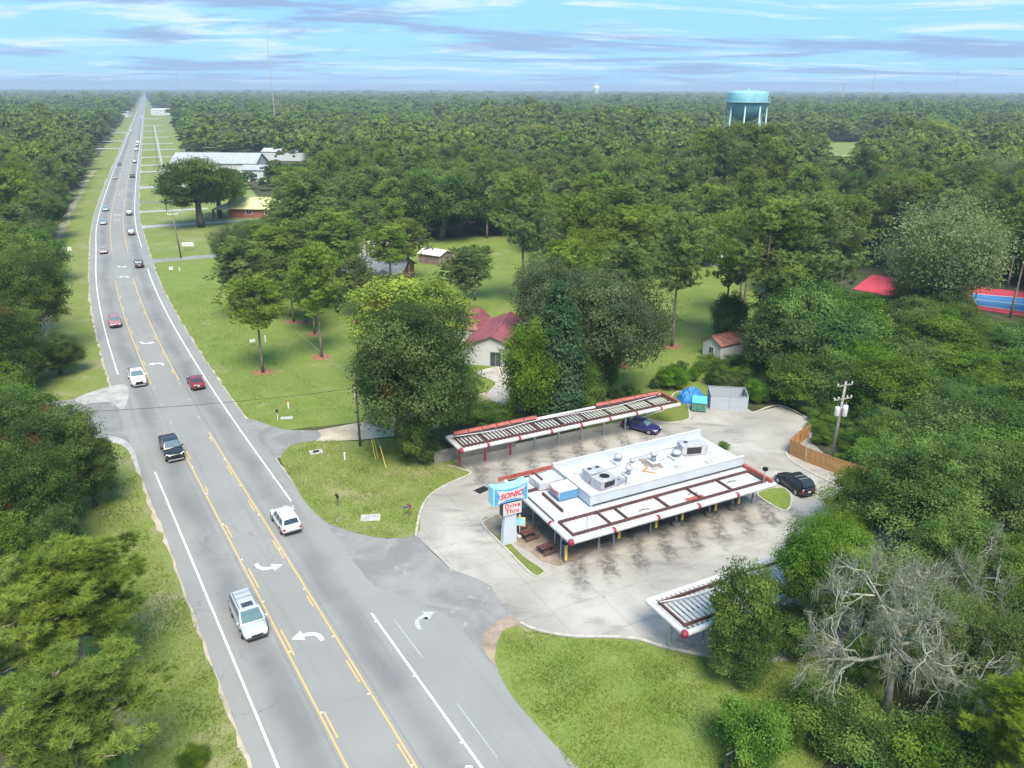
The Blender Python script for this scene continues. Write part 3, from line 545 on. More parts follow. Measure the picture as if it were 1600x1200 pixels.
# rooftop plant: each a thing on the roof
RZ = 3.725
def unit(px_, label, l, w, h, fans, rot=0, name='rooftop_air_conditioner', cat='air conditioner', group=None, mat='unit_grey'):
    s, t = S(*px_, 4.2); q = W(s, t, RZ); T = thing(name, label, cat, q, A_LOC + R(rot), group, (1.22, 1.22, 1.15))
    MB().box(-l / 2, l / 2, -w / 2, w / 2, .12, h).build('casing', mat, T, bevel=.03); MB().box(-l / 2 - .06, l / 2 + .06, -w / 2 + .05, w / 2 - .05, 0, .12).build('curb', 'grey_metal', T)
    for fx, fy, r_ in fans:
        f = MB().lathe([(r_, 0), (r_, .05), (r_ - .04, .06)], 18, (fx, fy, h)).build('fan_ring', 'grey_metal', T, True); MB().lathe([(r_ - .05, .061), (r_ - .06, .068)], 18, (fx, fy, h)).build('fan_grille', 'black', f)
    MB().box(l / 2 + .003, l / 2 + .25, -w * .3, w * .35, .2, h * .7).build('hood', 'grey_metal', T, bevel=.02); MB().box(-l * .3, l * .3, -w / 2 - .03, -w / 2 - .003, .25, h - .15).build('coil_panel', 'dark_metal', T); return T
unit((928, 742), 'grey rooftop air unit with two small round fans by the left parapet', 1.5, 1.1, .95, ((-.35, .1, .22), (.35, .1, .22)))
unit((944, 752), 'wide grey rooftop air unit with one big grille, front left of the roof', 1.7, 1.25, .85, ((0, 0, .45),), 8)
unit((1080, 701), 'largest grey rooftop unit near the far right end of the roof', 2.1, 1.3, 1.0, ((-.5, .1, .24),), -18)
def vent(px_, label, h, r_, rot=0):
    s, t = S(*px_, 4.0); T = thing('roof_vent', label, 'vent', W(s, t, RZ), A_LOC + rot, 'roof exhaust vents')
    MB().box(-r_ * 1.3, r_ * 1.3, -r_ * 1.3, r_ * 1.3, 0, .22).build('curb', 'white_paint', T, bevel=.02); MB().tube([(0, 0, .22), (0, 0, h)], r_ * .62, 12).build('stack', 'galvanised', T, True); MB().lathe([(r_ * .6, 0), (r_ * 1.05, .08), (r_ * .95, .3), (r_ * .3, .42)], 14, (0, 0, h)).build('cowl', 'unit_grey', T, True)
vent((966, 719), 'white domed exhaust vent by the rear parapet, left of the other vents', .55, .45); vent((988, 722), 'small low exhaust vent second along the rear parapet', .3, .26)
vent((982, 740), 'pale upright exhaust stack in the middle of the roof', .7, .34); vent((1021, 719), 'tall pale exhaust stack above the brown roof pads', .85, .40); vent((1057, 712), 'round pale exhaust drum beside the largest rooftop unit', .5, .5)
s, t = S(966, 752, 3.9); T = thing('condenser_unit', 'low grey condenser with hoses lying loose on the roof', 'condenser', W(s, t, RZ), A_LOC + .3)
MB().box(-.55, .55, -.4, .4, .05, .42).build('casing', 'galvanised', T, bevel=.03); MB().box(-.6, .6, -.3, .3, 0, .05).build('rail', 'grey_metal', T); MB().lathe([(.2, 0), (.2, .06), (.12, .07)], 14, (-.2, 0, .42)).build('fan', 'black', T)
MB().tube([(.55, 0, .15), (.9, -.3, .04), (1.2, -.1, .04), (.95, .25, .04), (.6, -.5, .04), (.1, -.75, .04)], .03, 6).build('hose', 'rubber', T, True)
for i in range(9):
    s, t = S(1003 + 5.2 * (i % 3) * 2.0 + 4 * (i // 3), 718 + 4.2 * (i // 3) + (i % 3) * 1.2, 3.8)
    MB().box(-.27, .27, -.22, .22, 0, .09).build('roof_paver', 'concrete_dark' if i % 2 else 'concrete_brown', None, bevel=.012, label='loose brown paver lying in the cluster on the white roof', cat='paver', group='loose roof pavers')
    o = C.objects[-1]; o.location = W(s, t, RZ); o.rotation_euler = (0, 0, A_LOC + random.uniform(-.6, .6))
for k, (u, v, a) in enumerate(((1008, 733, .5), (1015, 737, -.8))):
    s, t = S(u, v, 3.8); MB().box(-.6, .6, -.07, .07, 0, .06).build('timber_offcut', 'wood_fence', None, label='orange timber offcut lying on the roof below the pavers, %s' % ('upper one' if k == 0 else 'lower one'), cat='timber'); o = C.objects[-1]; o.location = W(s, t, RZ); o.rotation_euler = (0, 0, A_LOC + a)

# ------------------------------------------------------------------ the two free-standing parking canopies
def canopy(label, s0, s1, t0, t1, posts, tp, red, back_panels, clips, step, gap, cs):
    T = thing('parking_canopy', label, 'canopy', W(s0, t0), A_LOC); l, d = s1 - s0, t1 - t0
    MB().tube([(0, 0, ZT), (l, 0, ZT)], TR, 14).build('edge_tube', 'white_paint', T, 'auto'); MB().tube([(0, 0, ZT), (-.05, d, ZT)], TR * .95, 14).build('edge_tube', 'white_paint', T, 'auto'); MB().tube([(-.05, d, ZT), (l, d, ZT)], TR * .9, 14).build('edge_tube', 'white_paint', T, 'auto')
    deck(T, .25, l - .1, .25, d - .2, 2.98, step, gap, 'deck_worn')
    frame_beams(T, .4, l - .2, .62, d - .75, 3.05, cs, .22, .13)
    for t in (.45, d / 2, d - .5): bar(T, 'joist', 'dark_metal', (.2, t, 2.80), (l - .1, t, 2.80), .14, .17)
    for i, p in enumerate(posts):
        MB().box(p - .09, p + .09, tp - .09, tp + .09, .04, 2.80).build('post', 'post_red' if i < red else 'grey_metal', T, bevel=.012)
    MB().lathe([(.10, -.25), (.25, -.20), (.29, 0), (.25, .20), (.08, .26)], 14, (0, 0, ZT)).build('corner_cap', 'crimson', T, True)
    for c_ in clips: clip(T, c_, 0, ZT)
    for a, b, n_ in back_panels:
        w = (b - a) / n_
        for i in range(n_):
            p = MB().hexa([(a + i * w + .04, d - .55, 3.36), (a + (i + 1) * w - .04, d - .55, 3.36), (a + (i + 1) * w - .04, d - .45, 3.36), (a + i * w + .04, d - .45, 3.36)], [(a + i * w + .04, d - .25, 3.60), (a + (i + 1) * w - .04, d - .25, 3.60), (a + (i + 1) * w - .04, d - .15, 3.60), (a + i * w + .04, d - .15, 3.60)]).build('rail_panel', 'brick_red', T)
        bar(T, 'rail_cap', 'maroon_beam', (a, d - .20, 3.605), (b, d - .20, 3.605), .12, .05); bar(T, 'rail_foot', 'maroon_beam', (a, d - .5, 3.33), (b, d - .5, 3.33), .12, .028)
    MB().tube(smooth_path([(.3, d - 1.0, 3.42), (l * .2, d - 1.5, 3.40), (l * .4, d - 1.1, 3.42), (l * .7, d - 1.6, 3.40), (l * .95, d - 1.0, 3.42)], 6), .05, 6).build('conduit', 'white_paint', T, True); return T
T = canopy('long rear parking canopy with three red posts backed by the trees', -1.0, 27.8, 20.6, 24.4, [.7 + 3.12 * i for i in range(9)], 2.2, 3, [(.6, 11.0, 6), (19.0, 28.4, 5)], (3.1, 6.9, 10.9, 14.8, 18.7, 22.4, 26.0), .44, .22, (.5, 3.4, 6.6, 9.8, 13, 16.2, 19.4, 22.6, 25.6, 28.5))
bar(T, 'end_beam', 'brick_red', (28.75, .3, 3.06), (28.75, 3.5, 3.06), .2, .36)
MB().box(-1.6, 8.5, 3.9, 4.15, .02, 1.5).build('retaining_wall', 'concrete_dark', None, loc=None, label='low grey concrete wall behind the left end of the rear canopy', cat='wall'); o = C.objects[-1]; o.location = W(-1.0, 20.6); o.rotation_euler = (0, 0, A_LOC)
for s in (1.3,): MB().tube([(s, 1.1, 3.1), (s, 1.1, 4.4)], .035, 8).build('lamp_pole', 'dark_metal', T)
canopy('near parking canopy half hidden by the leafy tree at the front of the lot', .9, 21.5, -13.8, -9.5, [.55 + 3.12 * i for i in range(7)], 2.1, 0, [], (), .44, .15, (.5, 5.2, 9.9, 14.6, 19.3))

# patio furniture
def picnic(s, t, label, rot):
    T = thing('picnic_table', label, 'picnic table', W(s, t, .085), A_LOC + rot, 'patio tables')
    MB().box(-.75, .75, -.38, .38, .70, .75).build('table_top', 'maroon_beam', T, bevel=.01)
    for d in (-1, 1): MB().box(-.75, .75, d * .62 - .13, d * .62 + .13, .42, .46).build('bench', 'maroon_beam', T, bevel=.01); MB().box(d * .5 - .04, d * .5 + .04, -.6, .6, .30, .36).build('stretcher', 'dark_metal', T); MB().tube([(d * .5, 0, 0), (d * .5, 0, .70)], .05, 8).build('leg', 'dark_metal', T)
picnic(-.3, 3.5, 'maroon picnic table nearest the front corner post of the patio', .1); picnic(-.6, 6.3, 'maroon picnic table in the middle of the patio edge', .1); picnic(-.7, 8.3, 'maroon picnic table behind the framed menu board', .1)
s, t = S(812, 848); MBD = thing('menu_board', 'yellow framed menu board on a white post beside the pylon sign', 'menu board', W(-1.25, 6.9, .085), A_LOC - .7)
MB().tube([(0, 0, 0), (0, 0, 2.4)], .05, 10).build('post', 'plastic_white', MBD, True); fr = MB().box(-.55, .55, -.12, -.05, 1.25, 2.15).build('frame', 'yellow_paint', MBD); MB().box(-.47, .47, -.14, -.123, 1.33, 2.07).build('menu_face', 'sign_cyan', fr)
MB().lathe([(.2, 0), (.28, .1), (.24, .28), (.08, .34)], 14).build('base_weight', 'plastic_white', MBD, True)
g = G(770, 766); d_ = thing('drain_grate', 'black square drain grate set in the pale concrete lane', 'drain', W(*S(753, 766), .041), A_LOC + .3)
MB().box(-.75, .75, -.5, .5, 0, .02).build('frame', 'dark_metal', d_)
for k in range(7): MB().box(-.66 + .19 * k, -.56 + .19 * k, -.42, .42, .022, .035).build('bar', 'black', d_)
# ------------------------------------------------------------------ vehicles
def loft(st):                                   # st: (x, half width, z low, z top)
    V, F = [], []; n_ = 13
    for x, w, lo, hi in st:
        h = [(0, hi + .015), (w * .55, hi + .01), (w * .86, hi - .03), (w * .97, hi - .13), (w, (lo + hi) * .5 + .05), (w * .985, lo + .10), (w * .93, lo)]
        V += [(x, -y, z) for y, z in h[::-1]] + [(x, y, z) for y, z in h[1:]]
    for i in range(len(st) - 1):
        for j in range(n_ - 1): F.append((i * n_ + j, i * n_ + j + 1, (i + 1) * n_ + j + 1, (i + 1) * n_ + j))
        F.append((i * n_ + n_ - 1, i * n_, (i + 1) * n_, (i + 1) * n_ + n_ - 1))
    F += [tuple(range(n_ - 1, -1, -1)), tuple((len(st) - 1) * n_ + j for j in range(n_))]
    return MB().add(V, F)
STY = dict(
    suv=dict(l=4.6, w=.93, body=[(-2.28, .76, .42, .86), (-2.22, .86, .34, 1.0), (-1.6, .92, .28, 1.06), (0, .93, .26, 1.04), (.9, .93, .26, 1.02), (1.5, .91, .28, .96), (2.0, .86, .32, .86), (2.26, .72, .42, .70)], base=(-2.18, 1.05, .90, 1.02), top=(-1.85, .32, .70, 1.66), whl=(-1.38, 1.42, .36)),
    sedan=dict(l=4.7, w=.90, body=[(-2.34, .74, .42, .80), (-2.2, .84, .33, .94), (-1.5, .90, .26, .98), (0, .90, .24, .95), (.95, .90, .24, .92), (1.6, .88, .26, .84), (2.1, .82, .30, .74), (2.34, .68, .40, .62)], base=(-1.75, 1.15, .86, .95), top=(-1.0, .38, .66, 1.42), whl=(-1.40, 1.42, .33)),
    van=dict(l=5.1, w=.98, body=[(-2.54, .82, .40, .90), (-2.48, .92, .32, 1.05), (-1.6, .98, .26, 1.10), (0, .98, .24, 1.06), (1.1, .98, .24, 1.02), (1.8, .94, .26, .94), (2.3, .86, .30, .80), (2.54, .70, .42, .62)], base=(-2.46, 1.55, .95, 1.06), top=(-2.2, .55, .76, 1.73), whl=(-1.55, 1.50, .35)),
    pickup=dict(l=5.8, w=1.0, body=[(-2.90, .92, .52, 1.10), (-2.86, .97, .46, 1.20), (-1.8, 1.0, .40, 1.22), (-.6, 1.0, .38, 1.20), (1.0, 1.0, .38, 1.17), (1.9, .99, .40, 1.14), (2.6, .95, .44, 1.06), (2.86, .85, .50, .88)], base=(-.95, 1.35, .97, 1.18), top=(-.68, .62, .76, 1.88), whl=(-1.75, 1.85, .41)))
def car_proto(style, col, extra=()):
    k = STY[style]; parts = []; b = k['body']; x0, x1, wb, zb = k['base']; X0, X1, wt, zt = k['top']
    zb -= .04
    parts.append(('body', loft(b).mesh('body', col, True), []))
    q = [(x0, -wb), (x1, -wb), (x1, wb), (x0, wb)]; Q = [(X0, -wt), (X1, -wt), (X1, wt), (X0, wt)]
    cabin = MB().hexa([p + (zb,) for p in q], [p + (zt,) for p in Q]).mesh('cabin', col, 'auto', .09)
    B = [Vector(p + (zb + .03,)) for p in q]; Tt = [Vector(p + (zt,)) for p in Q]
    def pane(a, b_, c, d, u0, u1, v0, v1, off, mat):
        def bl(u, v): return (a.lerp(b_, u)).lerp(d.lerp(c, u), v)
        nrm = (b_ - a).cross(d - a).normalized() * off; e = [bl(u0, v0), bl(u1, v0), bl(u1, v1), bl(u0, v1)]
        return MB().hexa([x - nrm * .2 for x in e], [x + nrm for x in e]).mesh('window', mat)
    gl = []
    gl.append(('windshield', pane(B[1], B[2], Tt[2], Tt[1], .07, .93, .10, .90, .014, 'glass_wind')))
    gl.append(('rear_window', pane(B[3], B[0], Tt[0], Tt[3], .10, .90, .22, .88, .014, 'glass_dark')))
    spl = {'suv': [(.06, .34), (.38, .66), (.70, .93)], 'van': [(.04, .33), (.36, .66), (.69, .93)], 'sedan': [(.10, .46), (.50, .88)], 'pickup': [(.08, .44), (.50, .90)]}[style]
    for u0, u1 in spl:
        gl.append(('side_window', pane(B[0], B[1], Tt[1], Tt[0], u0, u1, .16, .86, .012, 'glass_dark'))); gl.append(('side_window', pane(B[2], B[3], Tt[3], Tt[2], 1 - u1, 1 - u0, .16, .86, .012, 'glass_dark')))
    parts.append(('cabin', cabin, gl))
    xr, xf, rw = k['whl']; w = k['w']
    for x in (xr, xf):
        for s in (-1, 1):
            arch = MB().tube([(x, s * (w - .16), rw), (x, s * (w + .012), rw)], rw + .055, 20).mesh('wheel_arch', 'black')
            ty = MB().tube([(x, s * (w - .22), rw), (x, s * (w - .02), rw), (x, s * (w + .025), rw)], [rw, rw, rw - .03], 20).mesh('tyre', 'rubber', 'auto'); rim = MB().tube([(x, s * (w + .024), rw), (x, s * (w + .036), rw)], rw * .64, 14).mesh('rim', 'rim')
            parts.append(('wheel_arch', arch, [])); parts.append(('wheel', ty, [('rim', rim)]))
    fx = b[-1][0]; rx = b[0][0]; fw, rw2 = b[-2][1], b[1][1]; fz, rz = b[-2][3], b[1][3]
    fx2, rx2 = b[-2][0], b[1][0]
    for s in (-1, 1):
        parts.append(('headlight', MB().hexa([(fx2 - .12, s * fw * .98 - .02 * s, fz - .22), (fx - .01, s * fw * .55, fz - .22), (fx + .02, s * fw * .62, fz - .20), (fx2 - .05, s * (fw + .012), fz - .20)], [(fx2 - .12, s * fw * .9, fz - .02), (fx - .05, s * fw * .55, fz - .06), (fx - .01, s * fw * .62, fz - .06), (fx2 - .06, s * (fw - .01), fz - .02)]).mesh('headlight', 'lamp_clear'), []))
        parts.append(('taillight', MB().box(rx - .02, rx2 + .06, s * rw2 * .74 if s > 0 else -rw2 * 1.005, rw2 * 1.005 if s > 0 else s * rw2 * .74, rz - .34, rz - .12).mesh('taillight', 'lamp_red', False, .02), []))
        parts.append(('mirror', MB().box(x1 - .42, x1 - .26, min(s * (wb + .0), s * (wb + .20)), max(s * (wb + .0), s * (wb + .20)), zb + .03, zb + .19).mesh('mirror', col, False, .03), []))
    parts.append(('bumper', MB().box(fx - .06, fx + .04, -fw * .88, fw * .88, .30, .46).mesh('bumper', 'chrome' if style == 'pickup' else 'dark_metal', False, .03), []))
    parts.append(('bumper', MB().box(rx - .05, rx + .06, -rw2 * .95, rw2 * .95, .32, .50).mesh('bumper', 'dark_metal', False, .03), []))
    parts.append(('grille', MB().box(fx - .02, fx + .022, -fw * .5, fw * .5, .50, fz - .16).mesh('grille', 'black', False, .015), []))
    parts.append(('licence_plate', MB().box(rx - .035, rx - .004, -.16, .16, .62, .76).mesh('licence_plate', 'plastic_white'), []))
    if style == 'pickup': parts.append(('bed_cover', MB().box(-2.80, -1.02, -.84, .84, 1.17, 1.255).mesh('bed_cover', 'dark_metal', False, .03), []))
    if 'rails' in extra:
        for s in (-1, 1): parts.append(('roof_rail', MB().tube([(X0 + .15, s * wt * .86, zt + .03), (X0 + .2, s * wt * .86, zt + .07), (X1 - .25, s * wt * .86, zt + .07), (X1 - .2, s * wt * .86, zt + .03)], .022, 6).mesh('roof_rail', 'dark_metal'), []))
        for x in ((X0 + .55), (X0 + 1.2)): parts.append(('cross_bar', MB().box(x - .03, x + .03, -wt * .84, wt * .84, zt + .06, zt + .09).mesh('cross_bar', 'grey_metal'), []))
    if 'sunroof' in extra: parts.append(('sunroof', MB().box(X1 - .85, X1 - .25, -.42, .42, zt - .005, zt + .012).mesh('sunroof', 'glass_dark'), []))
    return parts
PROTO = {}
def car(style, col, p, away, label, cat, group='vehicles on the highway', extra=(), name=None, rz=None, sc_=1.0):
    key = (style, col, extra)
    if key not in PROTO: PROTO[key] = car_proto(style, col, extra)
    if rz is None:
        _, d = road_xy(p[1]); rz = math.atan2(d.y, d.x) + (0 if away else math.pi)
    T = thing(name or {'suv': 'sport_utility_vehicle', 'sedan': 'sedan_car', 'van': 'minivan', 'pickup': 'pickup_truck'}[style], label, cat, (p[0], p[1], .041), rz, group, (sc_,) * 3 if sc_ != 1 else None)
    for nm, me, kids in PROTO[key]:
        o = link(nm, me, T)
        for n2, m2 in kids: link(n2, m2, o)
    return T
def on_lane(u, v, off):                         # a point on the lane at the distance seen at the pixel
    g = G(u, v); c, d = road_xy(g.y); return c + Vector((d.y, -d.x, 0)) * off
NEAR, FAR = -3.65, 3.5
car('van', 'car_silver', on_lane(383, 952, -3.35), 0, 'silver minivan with roof rails and sunroof, lowest vehicle on the highway', 'minivan', extra=('rails', 'sunroof'))
car('suv', 'car_white', on_lane(466, 836, 3.35), 1, 'white sport utility vehicle passing the corner lawn', 'suv')
car('pickup', 'car_black', on_lane(266, 699, -3.0), 0, 'black pickup truck with chrome bumper beside the side street mouth', 'pickup')
car('pickup', 'car_white', on_lane(213, 590, -3.3), 0, 'white pickup truck entering the left side street junction', 'pickup')
car('sedan', 'car_maroon', on_lane(318, 610, 3.5), 1, 'dark red car passing the white pickup in the far lane', 'car')
car('suv', 'car_rose', on_lane(182, 504, NEAR), 0, 'dusty rose car coming down the near lane above the turn arrows', 'car')
car('suv', 'car_black', on_lane(230, 419, 3.6), 1, 'black sport utility vehicle with pale roof rack nearest the paved right driveway', 'suv', extra=('rails',))
car('sedan', 'car_pink', on_lane(157, 393, NEAR), 0, 'pale pinkish car in the near lane left of the far yellow line break', 'car')
car('suv', 'car_grey', on_lane(208, 368, 3.6), 1, 'dark grey car in the far lane just past the yellow roofed house', 'car')
car('sedan', 'car_blue', on_lane(160, 349, NEAR), 0, 'light blue car, front one of the close pair in the near lane', 'car')
car('suv', 'car_grey', on_lane(205, 337, 3.6), 1, 'grey car in the far lane level with the close pair', 'car')
car('sedan', 'car_blue', on_lane(164, 328, NEAR), 0, 'light blue car, rear one of the close pair in the near lane', 'car')
car('pickup', 'car_black', on_lane(207, 278, 3.6), 1, 'black truck far up the highway in the far lane', 'truck')
car('sedan', 'car_pink', on_lane(178, 279, NEAR), 0, 'pinkish car far up the highway in the near lane', 'car')
car('sedan', 'car_black', on_lane(185, 258, NEAR), 0, 'small black car behind the far pinkish one', 'car')
for i, (v, off, c_, lb) in enumerate(((255, 3.6, 'car_grey', 'tiny grey car, nearest of the far column in the right lane'), (236, 3.6, 'car_grey', 'tiny grey car leading the tight trio in the right lane'), (229, 3.6, 'car_black', 'tiny black car in the middle of the tight trio'), (224, 3.6, 'car_white', 'tiny white car last of the tight trio'), (205, -3.6, 'car_white', 'tiny white car alone far off in the near lane'), (184, 3.6, 'car_white', 'speck of a white car close to the vanishing point'))):
    car('suv', c_, on_lane(210, v, off), off > 0, lb, 'car')
car('sedan', 'car_white', on_lane(745, 1305, 3.6), 1, 'white car roof just showing at the bottom edge of the picture', 'car')
q = S(1240, 763); car('suv', 'car_black', W(*q), 0, 'black sport utility vehicle parked by the grass island at the canopy end', 'suv', 'cars in the restaurant lot', ('rails',), rz=math.atan2(*(lambda d: (d.y, d.x))(G(1215, 748) - G(1250, 772))))
q = S(1000, 667); car('sedan', 'car_navy', W(23.3, 21.9), 0, 'deep blue car parked under the rear canopy', 'car', 'cars in the restaurant lot', rz=A_LOC - R(62))

# ------------------------------------------------------------------ buildings beyond
def gable(T, l, w, h, ridge, wall, roof, over=.4, axis='x', rib=0, roof_name='roof'):
    """gabled block centred on the thing: ridge along local x"""
    z1 = h + ridge
    wm = MB().add([(-l / 2, -w / 2, 0), (l / 2, -w / 2, 0), (l / 2, w / 2, 0), (-l / 2, w / 2, 0), (-l / 2, -w / 2, h), (l / 2, -w / 2, h), (l / 2, w / 2, h), (-l / 2, w / 2, h), (-l / 2, 0, z1), (l / 2, 0, z1)], [(3, 2, 1, 0), (0, 1, 5, 4), (2, 3, 7, 6), (1, 2, 6, 9, 5), (3, 0, 4, 8, 7)]).build('wall', wall, T)
    sl = ridge / (w / 2); L2 = l / 2 + over; y2 = w / 2 + over; ze = h - over * sl
    for s in (-1, 1):
        e = [(-L2, s * y2, ze), (L2, s * y2, ze), (L2, 0, z1), (-L2, 0, z1)]
        if s > 0: e = e[::-1]
        rf = MB().hexa([(x, y, z + .03) for x, y, z in e], [(x, y, z + .15) for x, y, z in e]).build(roof_name, roof, T)
        if rib:
            n_ = int(2 * L2 / rib)
            for i in range(1, n_):
                x = -L2 + i * 2 * L2 / n_; MB().hexa([(x - .03, s * y2, ze + .15), (x + .03, s * y2, ze + .15), (x + .03, 0, z1 + .15), (x - .03, 0, z1 + .15)], [(x - .02, s * y2, ze + .20), (x + .02, s * y2, ze + .20), (x + .02, 0, z1 + .20), (x - .02, 0, z1 + .20)]).build('seam', roof, rf)
    MB().box(-L2, L2, -.14, .14, z1 + .13, z1 + .22).build('ridge_cap', roof, T); return wm
def win(T, x, y, z, w, h, face, glass='glass_dark', frame='plastic_white', name='window', cols=2):
    """window on a wall; face is the outward axis: -y, y, x, -x"""
    o = link(name, MB().box(-w / 2 - .08, w / 2 + .08, -.03, .03, -h / 2 - .08, h / 2 + .08).mesh('frame', frame), T, (x, y, z), {'-y': 0, 'y': math.pi, 'x': R(90), '-x': R(-90)}[face])
    for i in range(cols): link('pane', MB().box(-w / 2 + i * w / cols + .03, -w / 2 + (i + 1) * w / cols - .03, -.045, -.032, -h / 2, h / 2).mesh('pane', glass), o)
    return o
# red-roofed white house; its gable end faces the camera
g = G(775, 575); T = thing('red_roofed_house', 'white house with maroon metal roof and french doors behind the big oak', 'house', (g.x + .7, g.y + 7.2, 0), R(90 - 12))
gable(T, 13, 8.6, 2.9, 1.75, 'siding', 'maroon_roof', .5, rib=1.0); win(T, -6.52, -.6, 1.15, 1.6, 2.1, '-x', 'glass_dark', 'grey_metal', 'french_door', 2); win(T, -4.5, 4.33, 1.6, 1.1, 1.3, 'y'); win(T, 0, 4.33, 1.6, 1.2, 1.3, 'y'); win(T, -1, -4.33, 1.6, 1.2, 1.3, '-y')
MB().box(1.5, 9.5, 4.4, 10.5, 0, 3.0).build('wing_wall', 'siding', T); MB().hexa([(1.2, 4.0, 3.0), (9.8, 4.0, 3.0), (9.8, 10.8, 3.0), (1.2, 10.8, 3.0)], [(3.2, 5.2, 4.7), (8.2, 5.2, 4.7), (8.2, 9.2, 4.7), (3.2, 9.2, 4.7)]).build('wing_roof', 'maroon_roof', T)
g = G(797, 566); T = thing('rubbish_cart', 'teal wheeled rubbish cart by the white house wall', 'cart', (g.x + .3, g.y, .076), .2); MB().hexa([(-.28, -.3, .1), (.28, -.3, .1), (.28, .3, .1), (-.28, .3, .1)], [(-.36, -.38, 1.0), (.36, -.38, 1.0), (.36, .38, 1.0), (-.36, .38, 1.0)]).build('bin', 'lid_blue', T, bevel=.03); MB().box(-.38, .38, -.40, .42, 1.0, 1.08).build('lid', 'teal_green', T, bevel=.02); [MB().tube([(s * .22, .3, .12), (s * .3, .3, .12)], .12, 10).build('wheel', 'rubber', T) for s in (-1, 1)]
# brick house
g = G(566, 447); T = thing('brick_house', 'red brick house with grey shingle roof among the pines', 'house', (g.x + 1.6, g.y + 5.5, 0), R(-10))
gable(T, 15, 10, 2.9, 2.0, 'brick', 'grey_shingle', .6); [win(T, x, -5.03, 1.7, 1.0, 1.2, '-y') for x in (-5, -1.5, 1.2, 5)]
MB().box(2.6, 7.0, -7.2, -5.0, 0, 2.8).build('porch_wall', 'brick', T); MB().add([(2.2, -7.7, 2.8), (7.4, -7.7, 2.8), (7.4, -4.0, 2.8), (2.2, -4.0, 2.8), (4.8, -7.7, 4.1), (4.8, -2.5, 4.1)], [(0, 1, 4), (1, 2, 5, 4), (3, 0, 4, 5), (2, 3, 5), (3, 2, 1, 0)]).build('porch_roof', 'grey_shingle', T); win(T, 4.8, -7.23, 1.7, 1.2, 1.3, '-y')
# open white-roofed shed
g = G(680, 412); T = thing('open_shed', 'open shed with pale tin roof on the back lawn', 'shed', (g.x, g.y + 1.5, 0), R(-32))
gable(T, 6.2, 5.0, 2.3, .8, 'brown_roof', 'tin_roof', .35)
[MB().box(x - .07, x + .07, y - .07, y + .07, 0, 2.3).build('post', 'pole_grey', T) for x in (-3.2, 3.2) for y in (-2.6, 2.6)]
# rust-roofed shed
g = G(1122, 562); T = thing('rusty_shed', 'small white shed with rusty red roof above the shrubs', 'shed', (g.x + 1.2, g.y + 2.2, 0), R(32))
gable(T, 5.0, 3.6, 2.4, 1.0, 'siding', 'rust_roof', .25, rib=.8); win(T, -2.53, 0, 1.3, .9, .9, '-x')
# yellow-roofed house
g = G(380, 341); T = thing('yellow_roofed_house', 'brick house with pale yellow metal roof behind the dark oak', 'house', (g.x + 12, g.y + 6, 0), R(-4))
gable(T, 34, 11, 3.0, 2.6, 'brick', 'yellow_roof', .7, rib=2.2); [win(T, x, -5.53, 1.7, 1.8, 1.3, '-y') for x in (-10, -4, 3, 9)]
MB().add([(-21.5, -7.5, 2.6), (-15.5, -7.5, 2.6), (-15.5, -2.5, 2.6), (-21.5, -2.5, 2.6), (-18.5, -7.6, 4.0), (-18.5, -1.5, 4.0)], [(0, 1, 4), (1, 2, 5, 4), (3, 0, 4, 5), (2, 3, 5), (3, 2, 1, 0)]).build('porch_roof', 'tin_roof', T); [MB().box(x - .25, x + .25, -7.2, -6.7, 0, 2.6).build('porch_post', 'brick', T) for x in (-21, -16)]
# long grey roof and its annex
q = at_depth(335, 262, 385); T = thing('long_grey_roofed_hall', 'long hall with silver grey metal roof beyond the dark oak', 'hall', (q.x, q.y + 8, 0), R(-3)); gable(T, 41, 16, 5.5, 4.0, 'siding', 'silver_roof', .6, rib=3)
win(T, -12, -8.03, 2, 2.4, 1.6, '-y'); win(T, 10, -8.03, 2, 2.4, 1.6, '-y'); MB().box(-18.6, -17.4, 2, 3.2, 5, 11).build('chimney', 'concrete_dark', T)
q = at_depth(402, 268, 362); T = thing('grey_roofed_annex', 'small white building with hipped grey roof right of the long hall', 'building', (q.x, q.y, 0), R(-3)); gable(T, 11, 9, 5, 1.6, 'siding', 'silver_roof', .5); win(T, 0, -4.53, 2.5, 3, 1.5, '-y')
# far bits
for u, v, y, l, h, mat, lb in ((1318, 230, 455, 15, 3.0, 'tin_roof', 'white trailer home in the far clearing on the right'), (256, 171, 1250, 34, 8, 'tin_roof', 'pale flat building at the far right side of the highway'), (191, 176, 1150, 22, 7, 'tin_roof', 'pale building on the left side of the far highway'), (450, 247, 470, 26, 5, 'siding', 'white house glimpsed between the far tree trunks'), (1328, 350, 258, 20, 3.4, 'brown_roof', 'brown roofed house behind the pines on the right'), (510, 318, 275, 14, 3.2, 'silver_roof', 'grey roofed house hidden behind the roadside pines'), (1118, 338, 262, 12, 3.2, 'siding', 'white building glimpsed through the pines in the centre right'), (625, 328, 250, 11, 3.2, 'silver_roof', 'grey roof glimpsed left of the dark pine clump')):
    q = at_depth(u, v, y); T = thing('distant_house', lb, 'house', (q.x, q.y, 0), R(random.uniform(-8, 8))); gable(T, l, l * .45, h, 1.4, 'siding', mat, .4); win(T, -l * .2, -l * .225 - .03, h * .5, 1.6, 1.2, '-y'); win(T, l * .2, -l * .225 - .03, h * .5, 1.6, 1.2, '-y')
for k in range(10):
    c, d = road_xy(620 + k * 75); q = c + Vector((d.y, -d.x, 0)) * (48 + (k * 37) % 60); T = thing('roadside_shop', 'small pale building far off on the right side of the highway', 'building', (q.x, q.y, 0), R(-20), 'far roadside buildings'); gable(T, 16, 10, 4, 1.2, 'siding', ('tin_roof', 'silver_roof', 'brown_roof')[k % 3], .4)
